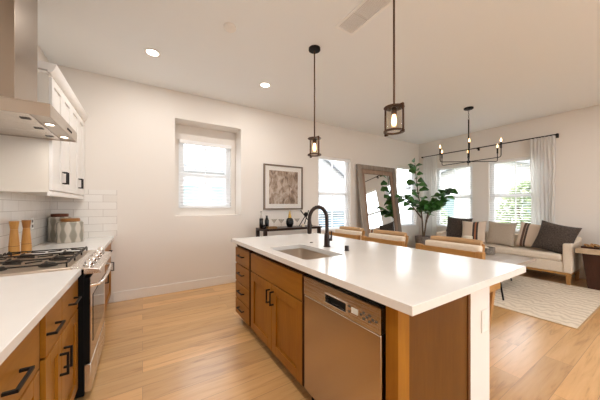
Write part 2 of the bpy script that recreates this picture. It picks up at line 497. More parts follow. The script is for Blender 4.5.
def obj(name, mb, mat, parent=None, bevel=0.0, subsurf=0, angle=40, solid=0.0):
    """link the collected shape as one mesh object; world coordinates in, shifted to its thing's base"""
    off = Vector((0, 0, 0))
    if parent: off = root_of(parent).location
    me = bpy.data.meshes.new(name)
    me.from_pydata([tuple(Vector(p) - off) for p in mb.v], [], mb.f)
    bm = bmesh.new(); bm.from_mesh(me)
    bmesh.ops.recalc_face_normals(bm, faces=bm.faces)
    bm.to_mesh(me); bm.free()
    me.shade_smooth()
    me.set_sharp_from_angle(angle=radians(angle))
    o = bpy.data.objects.new(name, me)
    COL.objects.link(o)
    me.materials.append(M[mat])
    if parent: o.parent = parent
    if solid:
        md = o.modifiers.new('solidify', 'SOLIDIFY'); md.thickness = solid; md.offset = 0
    if bevel:
        md = o.modifiers.new('bevel', 'BEVEL'); md.width = bevel; md.segments = 2; md.limit_method = 'ANGLE'; md.angle_limit = radians(40)
        md.harden_normals = False
    if subsurf:
        md = o.modifiers.new('subsurf', 'SUBSURF'); md.levels = subsurf; md.render_levels = subsurf
    return o

def recenter(o):
    """move a single-mesh thing's origin to the bottom centre of its mesh"""
    vs = [v.co for v in o.data.vertices]
    c = Vector(((min(v.x for v in vs) + max(v.x for v in vs)) / 2, (min(v.y for v in vs) + max(v.y for v in vs)) / 2, min(v.z for v in vs)))
    o.data.transform(Matrix.Translation(-c)); o.location = c
    return o

def thing(name, label, cat, loc=(0, 0, 0), group=None):
    o = bpy.data.objects.new(name, None)
    o.empty_display_size = 0.1
    COL.objects.link(o)
    o.location = loc
    return props(o, label, cat, group)

def single(name, mb, mat, label, cat, group=None, **k):
    return props(recenter(obj(name, mb, mat, **k)), label, cat, group)

def struct(name, mb, mat, parent=None, **k):
    o = obj(name, mb, mat, parent, **k)
    if not parent: o['kind'] = 'structure'
    return o

def dup(root, loc, rotz=None, label=None, group=None):
    def cp(o, parent):
        c = o.copy(); COL.objects.link(c); c.parent = parent
        for ch in o.children: cp(ch, c)
        return c
    r = cp(root, None)
    r.location = loc
    if rotz is not None: r.rotation_euler = (0, 0, rotz)
    if label: r['label'] = label
    if group: r['group'] = group
    return r

# ------------------------------------------------------------------ the room
def wall_cells(mb, plane, a, b, u0, u1, z0, z1, holes):
    us = sorted({u0, u1, *[h[0] for h in holes], *[h[1] for h in holes]})
    zs = sorted({z0, z1, *[h[2] for h in holes], *[h[3] for h in holes]})
    for i in range(len(us) - 1):
        run = None
        for j in range(len(zs) - 1):
            uc, zc = (us[i] + us[i + 1]) / 2, (zs[j] + zs[j + 1]) / 2
            solid = not any(h[0] < uc < h[1] and h[2] < zc < h[3] for h in holes)
            if solid:
                if run is None: run = [zs[j], zs[j + 1]]
                else: run[1] = zs[j + 1]
            if (not solid or j == len(zs) - 2) and run:
                if plane == 'Y': mb.box(us[i], us[i + 1], a, b, run[0], run[1])
                else: mb.box(a, b, us[i], us[i + 1], run[0], run[1])
                run = None

W1 = (0.505, 1.378, 1.285, 2.42)                 # window inside the niche
NI = (0.42, 1.463, 1.162, 2.668)                 # niche
W2 = (3.135, 4.06, 0.78, 2.385)
W3 = (5.74, 6.60, 0.76, 2.385)
R1 = (2.885, 3.80, 0.76, 2.335)
R2 = (1.63, 2.552, 0.76, 2.335)
YN = 4.576
mb = MB()
wall_cells(mb, 'Y', YB, YB + 0.16, XL - 0.15, XR + 0.16, 0, ZC, [NI, W2, W3])
# niche: sides, head, sill and its back with the window opening
mb.box(NI[0] - 0.1, NI[0], YB + 0.16, YN + 0.14, NI[2] - 0.1, NI[3] + 0.1)
mb.box(NI[1], NI[1] + 0.1, YB + 0.16, YN + 0.14, NI[2] - 0.1, NI[3] + 0.1)
mb.box(NI[0], NI[1], YB + 0.16, YN + 0.14, NI[3], NI[3] + 0.1)
mb.box(NI[0], NI[1], YB + 0.16, YN + 0.14, NI[2] - 0.1, NI[2])
wall_cells(mb, 'Y', YN, YN + 0.14, NI[0], NI[1], NI[2], NI[3], [W1])
struct('wall_back', mb, 'wall')
mb = MB(); wall_cells(mb, 'X', XR, XR + 0.16, YF, YB, 0, ZC, [R1, R2]); struct('wall_right', mb, 'wall')
struct('wall_left', MB().box(XL - 0.15, XL, YF, YB, 0, ZC), 'wall')
FILL_DOOR = (1.4, 4.7, 0.04, 2.6)  # glass door opening out of view, added to let fill daylight in
mb = MB(); wall_cells(mb, 'Y', YF - 0.15, YF, XL - 0.15, XR + 0.16, 0, ZC, [FILL_DOOR]); struct('wall_front', mb, 'wall')
struct('ceiling', MB().box(XL - 0.15, XR + 0.16, YF - 0.15, YB + 0.16, ZC, ZC + 0.12), 'ceiling')
struct('floor', MB().box(XL - 0.15, XR + 0.16, YF - 0.15, YB + 0.16, -0.1, 0), 'floor')
bh, bt = 0.135, 0.014
struct('baseboard_back', MB().box(-0.34, XR - bt, YB - bt, YB, 0, bh), 'trim', bevel=0.004)
struct('baseboard_right', MB().box(XR - bt, XR, YF, YB, 0, bh), 'trim', bevel=0.004)
struct('baseboard_front', MB().box(XL, FILL_DOOR[0], YF, YF + bt, 0, bh).box(FILL_DOOR[1], XR - bt, YF, YF + bt, 0, bh), 'trim', bevel=0.004)

struct('backsplash_left', MB().box(XL, XL + 0.010, -0.6, YB, 0.904, 1.535), 'tile_left')
struct('backsplash_back', MB().box(XL + 0.010, -0.298, YB - 0.010, YB, 0.904, 1.535), 'tile_back')

# windows: frame, meeting rail, panes; blinds are things of their own
def window(n, plane, pos, hole, mull=True, sgn=1):
    """plane 'Y': in a wall seen along +Y at y=pos (inner wall face); frame sits 7 cm back"""
    u0, u1, z0, z1 = hole
    a, b = pos + 0.075 * sgn, pos + 0.125 * sgn
    def bx(m, ua, ub, za, zb, da=0.0, db=0.0):
        if plane == 'Y': m.box(ua, ub, a + da, b - db, za, zb)
        else: m.box(a + da, b - db, ua, ub, za, zb)
    fw = 0.05
    zm = (z0 + z1) / 2 + 0.0
    m = MB()
    bx(m, u0, u0 + fw, z0, z1); bx(m, u1 - fw, u1, z0, z1)
    bx(m, u0 + fw, u1 - fw, z0, z0 + fw); bx(m, u0 + fw, u1 - fw, z1 - fw, z1)
    root = struct('window_%d' % n, m, 'vinyl')
    m = MB()
    s = 0.035
    bx(m, u0 + fw, u1 - fw, zm - 0.035, zm + 0.035)
    bx(m, u0 + fw, u0 + fw + s, z0 + fw, z1 - fw, .01, .01); bx(m, u1 - fw - s, u1 - fw, z0 + fw, z1 - fw, .01, .01)
    if mull:
        um = (u0 + u1) / 2
        bx(m, um - 0.009, um + 0.009, z0 + fw, z1 - fw, 0.017, 0.017)
    obj('sash', m, 'vinyl', root)
    m = MB(); bx(m, u0 + fw, u1 - fw, z0 + fw, zm - 0.035, 0.023, 0.023); obj('pane', m, 'pane', root)
    m = MB(); bx(m, u0 + fw, u1 - fw, zm + 0.035, z1 - fw, 0.023, 0.023); obj('pane', m, 'pane', root)
    return root

def blind(plane, pos, hole, label, tilt=12, sgn=1, depth=0.03):
    u0, u1, z0, z1 = hole
    cx = (u0 + u1) / 2
    y = pos + depth * sgn
    t = thing('window_blind', label, 'blind', (cx, y, z0) if plane == 'Y' else (y, cx, z0), 'white slatted window blinds')
    def P(u, d, z): return (u, y + d * sgn, z) if plane == 'Y' else (y + d * sgn, u, z)
    def bx(m, ua, ub, da, db, za, zb):
        p, q = P(ua, da, za), P(ub, db, zb)
        m.box(p[0], q[0], p[1], q[1], p[2], q[2])
    m = MB(); bx(m, u0 + 0.006, u1 - 0.006, -0.028, 0.024, z1 - 0.062, z1 - 0.004); obj('headrail', m, 'blind', t, bevel=0.004)
    m = MB(); bx(m, u0 + 0.01, u1 - 0.01, -0.02, 0.02, z0 + 0.006, z0 + 0.03); obj('bottom_rail', m, 'blind', t, bevel=0.003)
    m = MB()
    n = int((z1 - z0 - 0.11) / 0.052)
    w, th, ta = 0.021, 0.0012, radians(tilt)
    for i in range(n):
        z = z0 + 0.06 + i * 0.052
        pts = []
        for (d, e) in ((-w, -th), (w, -th), (w, th), (-w, th)):
            dd, ee = d * cos(ta) - e * sin(ta), d * sin(ta) + e * cos(ta)
            pts.append((dd, z + ee))
        vs = [P(u0 + 0.012, d, z) for d, z in pts] + [P(u1 - 0.012, d, z) for d, z in pts]
        m.add(vs, [(0, 1, 2, 3), (7, 6, 5, 4), (0, 4, 5, 1), (1, 5, 6, 2), (2, 6, 7, 3), (3, 7, 4, 0)])
    obj('slats', m, 'blind', t)
    for u in (u0 + 0.13, u1 - 0.13):
        obj('cord', MB().bar(P(u, -0.024, z0 + 0.02), P(u, -0.024, z1 - 0.05), 0.003), 'blind', t)
    return t

window(1, 'Y', YN - 0.035, W1)
window(2, 'Y', YB, W2); window(3, 'Y', YB, W3)
window(4, 'X', XR, R1); window(5, 'X', XR, R2)
window(6, 'Y', YF, FILL_DOOR, sgn=-1)  # added rear glass door, an unseen source of fill daylight
blind('Y', YN - 0.03, W1, 'white slatted blind in the recessed niche window left of the framed print', depth=0.005)
blind('Y', YB, W2, 'white slatted blind in the tall window between framed print and leaning mirror')
blind('Y', YB, W3, 'white slatted blind in the narrow window beside the leaning mirror, behind the fig tree')
blind('X', XR, R1, 'white slatted blind in the sofa-wall window nearer the corner, behind the charcoal square pillow')
blind('X', XR, R2, 'white slatted blind in the sofa-wall window beside the right curtain panel')

# ------------------------------------------------------------------ outdoors
struct('ground', MB().box(-25, 45, YB + 0.9, 45, -0.5, -0.35).box(XR + 0.9, 45, -25, YB + 0.9, -0.5, -0.35).box(-25, XR + 0.9, -25, YF - 0.9, -0.5, -0.35), 'patio')
struct('lawn', MB().box(8.6, 13.5, -6, 9.8, -0.35, -0.335), 'grass')
struct('road', MB().box(5.5, 45, 10.5, 14.0, -0.35, -0.33), 'asphalt')

def house(label, x0, x1, y0, y1, ze, zr, ridge, wallm, wins):
    """gabled house; ridge 'X' or 'Y'; wins = list of (face, u0,u1,z0,z1)"""
    t = thing('neighbor_house', label, 'house', ((x0 + x1) / 2, (y0 + y1) / 2, -0.35))
    z0 = -0.35
    if ridge == 'Y':
        xm = (x0 + x1) / 2
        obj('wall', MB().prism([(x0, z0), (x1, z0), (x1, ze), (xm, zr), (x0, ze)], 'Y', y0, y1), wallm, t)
        m = MB(); o = 0.35; th = 0.22
        sl = (zr - ze) / (xm - x0)
        m.prism([(x0 - o, ze - o * sl), (xm, zr), (x1 + o, ze - o * sl), (x1 + o, ze - o * sl + th), (xm, zr + th), (x0 - o, ze - o * sl + th)], 'Y', y0 - o, y1 + o)
        obj('roof', m, 'shingle', t)
    else:
        ym = (y0 + y1) / 2
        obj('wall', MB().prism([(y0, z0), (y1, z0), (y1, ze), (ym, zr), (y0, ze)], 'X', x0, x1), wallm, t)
        m = MB(); o = 0.35; th = 0.22
        sl = (zr - ze) / (ym - y0)
        m.prism([(y0 - o, ze - o * sl), (ym, zr), (y1 + o, ze - o * sl), (y1 + o, ze - o * sl + th), (ym, zr + th), (y0 - o, ze - o * sl + th)], 'X', x0 - o, x1 + o)
        obj('roof', m, 'shingle', t)
    for (f, u0, u1, a, b) in wins:
        m = MB(); g = MB()
        if f == 'Y':
            m.box(u0, u1, y0 - 0.06, y0, a, b); g.box(u0 + .1, u1 - .1, y0 - 0.075, y0 - 0.05, a + .1, b - .1)
        else:
            m.box(x0 - 0.06, x0, u0, u1, a, b); g.box(x0 - 0.075, x0 - 0.05, u0 + .1, u1 - .1, a + .1, b - .1)
        fo = obj('window', m, 'vinyl', t); obj('pane', g, 'teal', fo)
    return t

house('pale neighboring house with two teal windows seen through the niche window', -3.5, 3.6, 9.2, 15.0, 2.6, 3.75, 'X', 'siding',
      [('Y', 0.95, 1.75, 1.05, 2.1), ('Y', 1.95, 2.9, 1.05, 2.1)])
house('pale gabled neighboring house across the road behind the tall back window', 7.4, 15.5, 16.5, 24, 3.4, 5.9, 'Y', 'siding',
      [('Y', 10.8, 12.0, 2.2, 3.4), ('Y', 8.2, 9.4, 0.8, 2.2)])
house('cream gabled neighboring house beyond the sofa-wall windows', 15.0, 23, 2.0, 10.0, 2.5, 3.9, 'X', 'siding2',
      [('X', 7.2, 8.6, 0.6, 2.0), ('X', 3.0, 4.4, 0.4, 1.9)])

def shrub(label, c, r, h, n, seed):
    rnd = random.Random(seed)
    t = thing('garden_shrub', label, 'shrub', (c[0], c[1], -0.35))
    m = MB()
    for i in range(n):
        a = rnd.uniform(0, 2 * pi); q = rnd.random() ** 0.5; zz = rnd.random()
        rr = r * q * sqrt(max(0.05, 1 - (2 * zz - 0.9) ** 2 * 0.9))
        p = Vector((c[0] + rr * cos(a), c[1] + rr * sin(a), -0.25 + zz * h))
        s_ = rnd.uniform(0.06, 0.12)
        u = Vector((rnd.gauss(0, 1), rnd.gauss(0, 1), rnd.gauss(0, 1))).normalized()
        v = u.orthogonal().normalized()
        m.add([p - u * s_, p + v * s_ * .5, p + u * s_, p - v * s_ * .5], [(0, 1, 2, 3)])
    obj('foliage', m, 'foliage', t)
    s2 = MB()
    for k in range(5):
        a = k * 1.3
        s2.tube([(c[0], c[1], -0.36), (c[0] + r * .4 * cos(a), c[1] + r * .4 * sin(a), -0.3 + h * .7)], 0.03, 6)
    obj('stem', s2, 'bark', t)
shrub('leafy green shrub outside the sofa-wall window by the right curtain', (10.0, 2.75), 0.85, 2.3, 1500, 3)
shrub('low green shrub outside the sofa-wall window nearer the corner', (10.8, 6.3), 0.8, 1.7, 900, 5)

def parked_car(label, loc, rotz):
    t = thing('parked_car', label, 'car', loc)
    x, y, z = loc
    prof = [(-2.2, .35), (2.2, .35), (2.25, .75), (1.35, .92), (.65, 1.42), (-1.0, 1.45), (-1.85, .98), (-2.25, .9)]
    b = obj('body', MB().prism([(x + u, z + v) for u, v in prof], 'Y', y - .85, y + .85), 'carpaint', t, bevel=0.08)
    obj('side_window', MB().prism([(x + u, z + v) for u, v in [(-1.5, .98), (1.1, .95), (.6, 1.34), (-.95, 1.37)]], 'Y', y - .87, y + .87), 'car_glass', t)
    for wx in (-1.4, 1.4):
        for wy in (-.9, .68):
            obj('wheel', MB().lathe((x + wx, y + wy, z + .33), [(.2, 0), (.33, .02), (.33, .2), (.2, .22)], 20, 'Y'), 'tyre', t)
    t.rotation_euler = (0, 0, rotz)
parked_car('blue-grey car parked on the road outside the tall back window', (9.3, 11.6, -0.33), 0.0)

# ------------------------------------------------------------------ cabinet helpers
def shaker(mb, face, pos, u0, u1, z0, z1, th=0.02, rail=0.065, rec=0.012, sgn=1):
    """door slab whose outer face lies at pos and looks along sgn*face axis"""
    def bx(a, b, za, zb, d0, d1):
        p, q = pos - sgn * d0, pos - sgn * d1
        if face == 'X': mb.box(p, q, a, b, za, zb)
        else: mb.box(a, b, p, q, za, zb)
    bx(u0, u0 + rail, z0, z1, 0, th); bx(u1 - rail, u1, z0, z1, 0, th)
    bx(u0 + rail, u1 - rail, z0, z0 + rail, 0, th); bx(u0 + rail, u1 - rail, z1 - rail, z1, 0, th)
    bx(u0 + rail, u1 - rail, z0 + rail, z1 - rail, rec, th)
    return mb

def pull(face, pos, u, z, length, along, proj=0.032, sgn=1, w=0.010):
    """square bar pull; along 'H' or 'V'"""
    m = MB()
    def P(d, uu, zz): return (pos + sgn * d, uu, zz) if face == 'X' else (uu, pos + sgn * d, zz)
    h = length / 2
    if along == 'H':
        a, b = (u - h, z), (u + h, z)
    else:
        a, b = (u, z - h), (u, z + h)
    m.bar(P(proj, *a), P(proj, *b), w)
    k = w / 2
    a2 = (a[0] + (k if along == 'H' else 0), a[1] + (k if along == 'V' else 0))
    b2 = (b[0] - (k if along == 'H' else 0), b[1] - (k if along == 'V' else 0))
    m.bar(P(0, *a2), P(proj, *a2), w * .98); m.bar(P(0, *b2), P(proj, *b2), w * .98)
    return m

CT = 0.903           # left counter height
XC = -0.362          # left cabinet door faces
# ---- base cabinets on the left wall
def base_unit(label, y0, y1, drawers, doors, hinge):
    t = thing('base_cabinet', label, 'cabinet', ((XL + XC) / 2, (y0 + y1) / 2, 0), 'maple base cabinets along the range wall')
    m = MB().box(XL + 0.002, XC - 0.021, y0, y1, 0.10, CT - 0.041)
    obj('carcass', m, 'cab_dark', t)
    obj('toe_kick', MB().box(XL + 0.05, XC - 0.09, y0, y1, 0, 0.10), 'toe', t)
    for (a, b, hl) in drawers:
        d = obj('drawer', MB().box(XC - 0.020, XC, a, b, 0.652, CT - 0.052), 'cab_y', t, bevel=0.002)
        obj('handle', pull('X', XC, (a + b) / 2 if hl is None else hl, 0.750, 0.14, 'H'), 'black', d)
    for i, (a, b) in enumerate(doors):
        d = obj('door', shaker(MB(), 'X', XC, a, b, 0.115, 0.642), 'cab', t, bevel=0.002)
        hy = b - 0.035 if hinge[i] == 'far' else a + 0.035
        obj('handle', pull('X', XC, hy, 0.50, 0.115, 'V'), 'black', d)
    return t
base_unit('maple base cabinet beside the range with two drawers above two doors', 1.50, 2.195, [(1.535, 1.795, 1.61), (1.80, 2.185, 2.0)], [(1.535, 1.79), (1.795, 2.185)], ['far', 'near'])
base_unit('maple base cabinet with one wide drawer, cropped by the photo\'s lower left corner', 0.62, 1.485, [(0.635, 1.455, 1.19)], [(0.635, 1.05), (1.055, 1.455)], ['far', 'near'])
base_unit('maple base cabinet squeezed between range and niche-window wall', 2.965, YB - 0.002, [(2.98, 3.60, None), (3.605, 4.245, None)], [(2.98, 3.60), (3.605, 4.245)], ['far', 'far'])

m = MB().box(XL + 0.0105, -0.346, 0.60, 2.195, CT - 0.04, CT)
single('countertop', m, 'quartz', 'white quartz countertop in the lower left corner, on the cabinets before the range', 'countertop', 'white quartz countertops', bevel=0.003)
m = MB().box(XL + 0.0105, -0.335, 2.966, YB - 0.0105, CT - 0.04, CT)
single('countertop', m, 'quartz', 'white quartz countertop beyond the range holding two patterned canisters', 'countertop', 'white quartz countertops', bevel=0.003)

# ---- gas range
RY0, RY1 = 2.20, 2.96
rg = thing('gas_range', 'stainless slide-in gas range with black grates between the left counters', 'range', (-0.6, 2.58, 0))
obj('body', MB().box(XL + 0.02, -0.335, RY0, RY1, 0.04, 0.895), 'bodyblack', rg)
obj('cooktop', MB().box(XL + 0.02, -0.40, RY0 - 0.003, RY1 + 0.003, 0.895, 0.917), 'cooktop', rg, bevel=0.004)
m = MB().hexa([(-0.40, RY0, 0.86), (-0.245, RY0, 0.86), (-0.245, RY1, 0.86), (-0.40, RY1, 0.86),
               (-0.40, RY0, 0.917), (-0.252, RY0, 0.888), (-0.252, RY1, 0.888), (-0.40, RY1, 0.917)])
pn = obj('control_panel', m, 'steel_y', rg, bevel=0.003)
for i in range(5):
    y = RY0 + 0.09 + i * (RY1 - RY0 - 0.18) / 4
    c = Vector((-0.322, y, 0.903)); n = Vector((0.19, 0, 0.98)).normalized()
    m = MB()
    q = n.to_track_quat('Z', 'Y').to_matrix()
    tmp = MB().lathe((0, 0, 0), [(0.032, 0), (0.032, 0.006), (0.027, 0.009), (0.025, 0.036), (0.022, 0.040)], 20).box(-0.003, 0.003, -0.022, 0.022, 0.038, 0.043)
    m.add([c + q @ Vector(p) for p in tmp.v], tmp.f)
    obj('knob', m, 'chrome', pn)
dr = obj('oven_door', MB().box(-0.335, -0.304, RY0 + 0.004, RY1 - 0.004, 0.255, 0.835), 'bodyblack', rg)
obj('door_skin', MB().box(-0.304, -0.300, RY0 + 0.004, RY1 - 0.004, 0.255, 0.835), 'door_steel', dr)
obj('oven_window', MB().box(-0.3005, -0.297, RY0 + 0.10, RY1 - 0.10, 0.36, 0.69), 'darkglass', dr)
m = MB().tube([(-0.302, RY0 + 0.03, 0.775), (-0.262, RY0 + 0.035, 0.778), (-0.247, RY0 + 0.09, 0.780), (-0.240, (RY0 + RY1) / 2, 0.782), (-0.247, RY1 - 0.09, 0.780), (-0.262, RY1 - 0.035, 0.778), (-0.302, RY1 - 0.03, 0.775)], 0.0125, 12)
obj('handle', m, 'chrome', dr)
obj('warming_drawer', MB().box(-0.335, -0.298, RY0 + 0.004, RY1 - 0.004, 0.06, 0.245), 'steel_y', rg, bevel=0.004)
# grates: three side by side
for gi in range(3):
    gy0 = RY0 + 0.025 + gi * 0.2395; gy1 = gy0 + 0.231
    gx0, gx1 = XL + 0.075, -0.425
    z = 0.946; wv = 0.0085
    m = MB()
    for y in (gy0, gy1): m.bar((gx0, y, z), (gx1, y, z), wv)
    for x in (gx0, gx1): m.bar((x, gy0, z), (x, gy1, z), wv)
    for x in (gx0 + 0.115, gx1 - 0.115):
        ym = (gy0 + gy1) / 2
        m.bar((x, gy0, z), (x, ym - 0.03, z + 0.006), wv); m.bar((x, gy1, z), (x, ym + 0.03, z + 0.006), wv)
        m.bar((x - 0.11, ym, z), (x - 0.03, ym, z + 0.006), wv); m.bar((x + 0.11, ym, z), (x + 0.03, ym, z + 0.006), wv)
    for x in (gx0, gx1):
        for y in (gy0, gy1): m.bar((x, y, 0.915), (x, y, z), wv)
    # raised finger tips along the front and rear bars
    for x in (gx0, gx1):
        for k in range(3):
            y = gy0 + 0.045 + k * 0.07
            m.bar((x, y - .016, z + 0.003), (x, y + .016, z + 0.012), wv)
    obj('grate', m, 'iron', rg)
    for x in (gx0 + 0.115, gx1 - 0.115):
        obj('burner', MB().lathe((x, (gy0 + gy1) / 2, 0.916), [(0.048, 0), (0.048, 0.008), (0.036, 0.010), (0.036, 0.018), (0.03, 0.021)], 20), 'iron', rg)

# ---- range hood
HY0, HY1, HX, HZ = 2.12, 2.862, -0.48, 1.87
hd = thing('range_hood', 'stainless chimney range hood mounted high above the gas range', 'hood', (XL, 2.49, HZ))
m = MB()
m.box(XL + 0.002, HX, HY0, HY0 + 0.006, HZ, HZ + 0.075); m.box(XL + 0.002, HX, HY1 - 0.006, HY1, HZ, HZ + 0.075)
m.box(HX - 0.006, HX, HY0 + 0.006, HY1 - 0.006, HZ, HZ + 0.075); m.box(XL + 0.002, HX, HY0, HY1, HZ + 0.075, HZ + 0.082)
m.box(HX - 0.095, HX - 0.006, HY0 + 0.006, HY1 - 0.006, HZ + 0.006, HZ + 0.012)
obj('canopy', m, 'steel_hood', hd, bevel=0.0015)
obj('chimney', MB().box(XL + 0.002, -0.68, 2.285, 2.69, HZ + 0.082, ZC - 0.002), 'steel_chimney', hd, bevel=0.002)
for k in range(3):
    a = HY0 + 0.010 + k * 0.241
    f = obj('filter_panel', MB().box(XL + 0.03, HX - 0.10, a, a + 0.236, HZ + 0.004, HZ + 0.014), 'steel_y', hd, bevel=0.003)
    obj('latch', MB().box(HX - 0.165, HX - 0.120, a + 0.10, a + 0.135, HZ + 0.0005, HZ + 0.004), 'slot', f)
for y in (2.33, 2.70):
    lm = obj('lamp_housing', MB().ring((HX - 0.05, y, HZ), 0.022, 0.030, 0.006), 'chrome', hd)
    obj('lamp_lens', MB().cyl((HX - 0.05, y, HZ + 0.002), 0.022, 0.004), 'hoodlens', lm)
for j in range(4):
    obj('button', MB().box(HX, HX + 0.004, 2.53 + j * 0.035, 2.55 + j * 0.035, HZ + 0.028, HZ + 0.042), 'black', hd)
for y in (2.33, 2.70):
    ld = bpy.data.lights.new('hood_lamp', 'AREA'); ld.shape = 'DISK'; ld.size = 0.05; ld.energy = 1.2; ld.color = CAN_COL
    lo = bpy.data.objects.new('hood_lamp', ld); COL.objects.link(lo); lo.location = Vector((HX - 0.05, y, HZ - 0.002)) - hd.location; lo.parent = hd

# ---- white wall cabinets
CXF = -0.64
for (y0, y1, lab) in ((2.872, 3.565, 'white shaker wall cabinet directly beside the range hood, pale side panel in view'),
                      (3.567, YB - 0.003, 'white shaker wall cabinet in the corner over the canisters')):
    t = thing('wall_cabinet', lab, 'cabinet', ((XL + CXF) / 2, (y0 + y1) / 2, 1.40), 'white shaker wall cabinets')
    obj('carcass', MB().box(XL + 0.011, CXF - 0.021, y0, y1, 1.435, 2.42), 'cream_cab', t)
    ym = (y0 + y1) / 2
    for (a, b, hy) in ((y0 + 0.003, ym - 0.002, ym - 0.03), (ym + 0.002, y1 - 0.003, ym + 0.03)):
        d = obj('door', shaker(MB(), 'X', CXF, a, b, 1.455, 2.40, rail=0.06), 'white_cab', t, bevel=0.0015)
        obj('handle', pull('X', CXF, hy, 1.585, 0.115, 'V', w=0.011), 'black', d)
    obj('light_rail', MB().box(CXF - 0.03, CXF - 0.004, y0, y1, 1.405, 1.445), 'white_cab', t, bevel=0.002)
    m = MB().prism([(CXF - 0.02, 2.42), (CXF - 0.004, 2.42), (CXF + 0.012, 2.435), (CXF + 0.03, 2.475), (CXF + 0.034, 2.50), (CXF - 0.02, 2.50)], 'Y', y0 - (0.035 if y0 < 3 else 0), y1)
    if y0 < 3: m.box(XL + 0.004, CXF - 0.02, y0 - 0.032, y0, 2.44, 2.50)
    obj('crown_molding', m, 'white_cab', t)

# ---- on the left counter
def mill(label, x, y, dark, h):
    t = thing('pepper_mill', label, 'mill', (x, y, CT + 0.002), 'wooden mills')
    r = 0.033
    b = obj('body', MB().lathe((x, y, CT + 0.002), [(r, 0), (r * 1.02, 0.01), (r * .98, h * .28), (r * .86, h * .50), (r * .72, h * .70), (r * .69, h * .76)], 24), 'mill', t)
    obj('groove', MB().ring((x, y, CT + 0.002 + h * .28), r * .93, r * .995, 0.003), 'lid_dark', b)
    obj('grinder_head', MB().lathe((x, y, CT + 0.002), [(r * .69, h * .765), (r * .71, h * .78), (r * .90, h * .96), (r * .92, h * .985), (r * .86, h)], 24), 'mill_dark' if dark else 'mill', t)
mill('wooden pepper mill with honey-colored head, left one of the pair', -0.905, 3.03, False, 0.29)
mill('wooden pepper mill with darker brown head, right one of the pair', -0.872, 3.17, True, 0.29)

m, nt, b = _new('canister_pattern')
tc = nt.nodes.new('ShaderNodeTexCoord'); wv = nt.nodes.new('ShaderNodeTexWave')
gr = nt.nodes.new('ShaderNodeVectorMath')  # angle round the jar via gradient
ga = nt.nodes.new('ShaderNodeTexGradient'); ga.gradient_type = 'RADIAL'
sp = nt.nodes.new('ShaderNodeSeparateXYZ')
nt.links.new(tc.outputs['Object'], ga.inputs[0]); nt.links.new(tc.outputs['Object'], sp.inputs[0])
def mth(op, a=None, bb=None):
    n = nt.nodes.new('ShaderNodeMath'); n.operation = op
    for i, q in enumerate((a, bb)):
        if q is None: continue
        if isinstance(q, (int, float)): n.inputs[i].default_value = q
        else: nt.links.new(q, n.inputs[i])
    return n.outputs[0]
ang = mth('MULTIPLY', ga.outputs['Fac'], 2 * pi * 8)
zz = mth('MULTIPLY', sp.outputs['Z'], 2 * pi / 0.16)
sw = mth('ADD', mth('COSINE', ang), mth('MULTIPLY', mth('COSINE', zz), 0.55))
cr = nt.nodes.new('ShaderNodeValToRGB')
e = cr.color_ramp.elements
e[0].position = 0.30; e[0].color = (0.30, 0.275, 0.22, 1); e[1].position = 0.62; e[1].color = (0.60, 0.545, 0.47, 1)
k = e.new(0.5); k.color = (0.38, 0.35, 0.285, 1)
mr = nt.nodes.new('ShaderNodeMapRange'); mr.inputs[1].default_value = -1.5; mr.inputs[2].default_value = 1.5
nt.links.new(sw, mr.inputs[0]); nt.links.new(mr.outputs[0], cr.inputs[0]); nt.links.new(cr.outputs[0], b.inputs['Base Color'])
setp(b, Roughness=0.35)
M['canister'] = m
def canister(label, x, y, r, h, lid):
    t = thing('canister', label, 'canister', (x, y, CT + 0.001), 'patterned canisters')
    z = CT + 0.001
    obj('body', MB().lathe((x, y, z), [(r * .95, 0), (r, 0.008), (r, h - 0.012), (r * .9, h)], 32), 'canister', t)
    obj('lid', MB().lathe((x, y, z + h), [(r * .70, 0), (r * .74, 0.005), (r * .74, 0.032), (r * .68, 0.038)], 32), lid, t)
canister('tall grey patterned canister with dark walnut lid', -0.845, 4.10, 0.108, 0.285, 'lid_dark')
canister('short wide grey patterned canister with brown wooden lid', -0.71, 3.88, 0.118, 0.235, 'lid')

t = thing('wall_outlet', 'white outlet plate on the tiled backsplash between mills and canisters', 'outlet', (XL + 0.010, 3.62, 1.14), 'wall outlets')
pl = obj('plate', MB().box(XL + 0.0102, XL + 0.016, 3.58, 3.66, 1.08, 1.20), 'outlet', t, bevel=0.002)
for z in (1.115, 1.165): obj('socket', MB().box(XL + 0.016, XL + 0.0175, 3.60, 3.64, z - .014, z + .014), 'slot', pl)

# ------------------------------------------------------------------ island
IT, IX0, IX1, IY0, IY1 = 0.933, 0.887, 2.10, 0.589, 2.945
XF = 0.92
isl = thing('kitchen_island', 'maple kitchen island base with drawers, two doors and a white end wall', 'island', (1.3, 1.8, 0))
m = MB()
cb = IT - 0.041
m.box(XF + 0.02, 1.50, 2.395, 2.875, 0.10, cb)          # drawer stack box
m.box(XF + 0.02, XF + 0.04, 1.405, 2.395, 0.10, cb)     # sink cabinet face frame, open inside for the bowl
m.box(1.46, 1.50, 0.745, 2.395, 0.10, cb)
m.box(XF + 0.04, 1.46, 1.405, 2.395, 0.10, 0.12)
m.box(XF + 0.02, 1.46, 1.405, 1.422, 0.12, cb)
m.box(XF + 0.0, XF + 0.02, 1.405, 1.432, 0.10, cb); m.box(XF + 0.0, XF + 0.02, 2.392, 2.43, 0.10, cb)
m.box(XF + 0.012, XF + 0.02, 1.43, 2.87, cb - 0.03, cb)
obj('carcass', m, 'cab_gap', isl)
obj('toe_kick', MB().box(XF + 0.08, 1.50, 0.70, 2.86, 0, 0.10), 'toe', isl)
zs = [0.852, 0.664, 0.458, 0.266, 0.085]
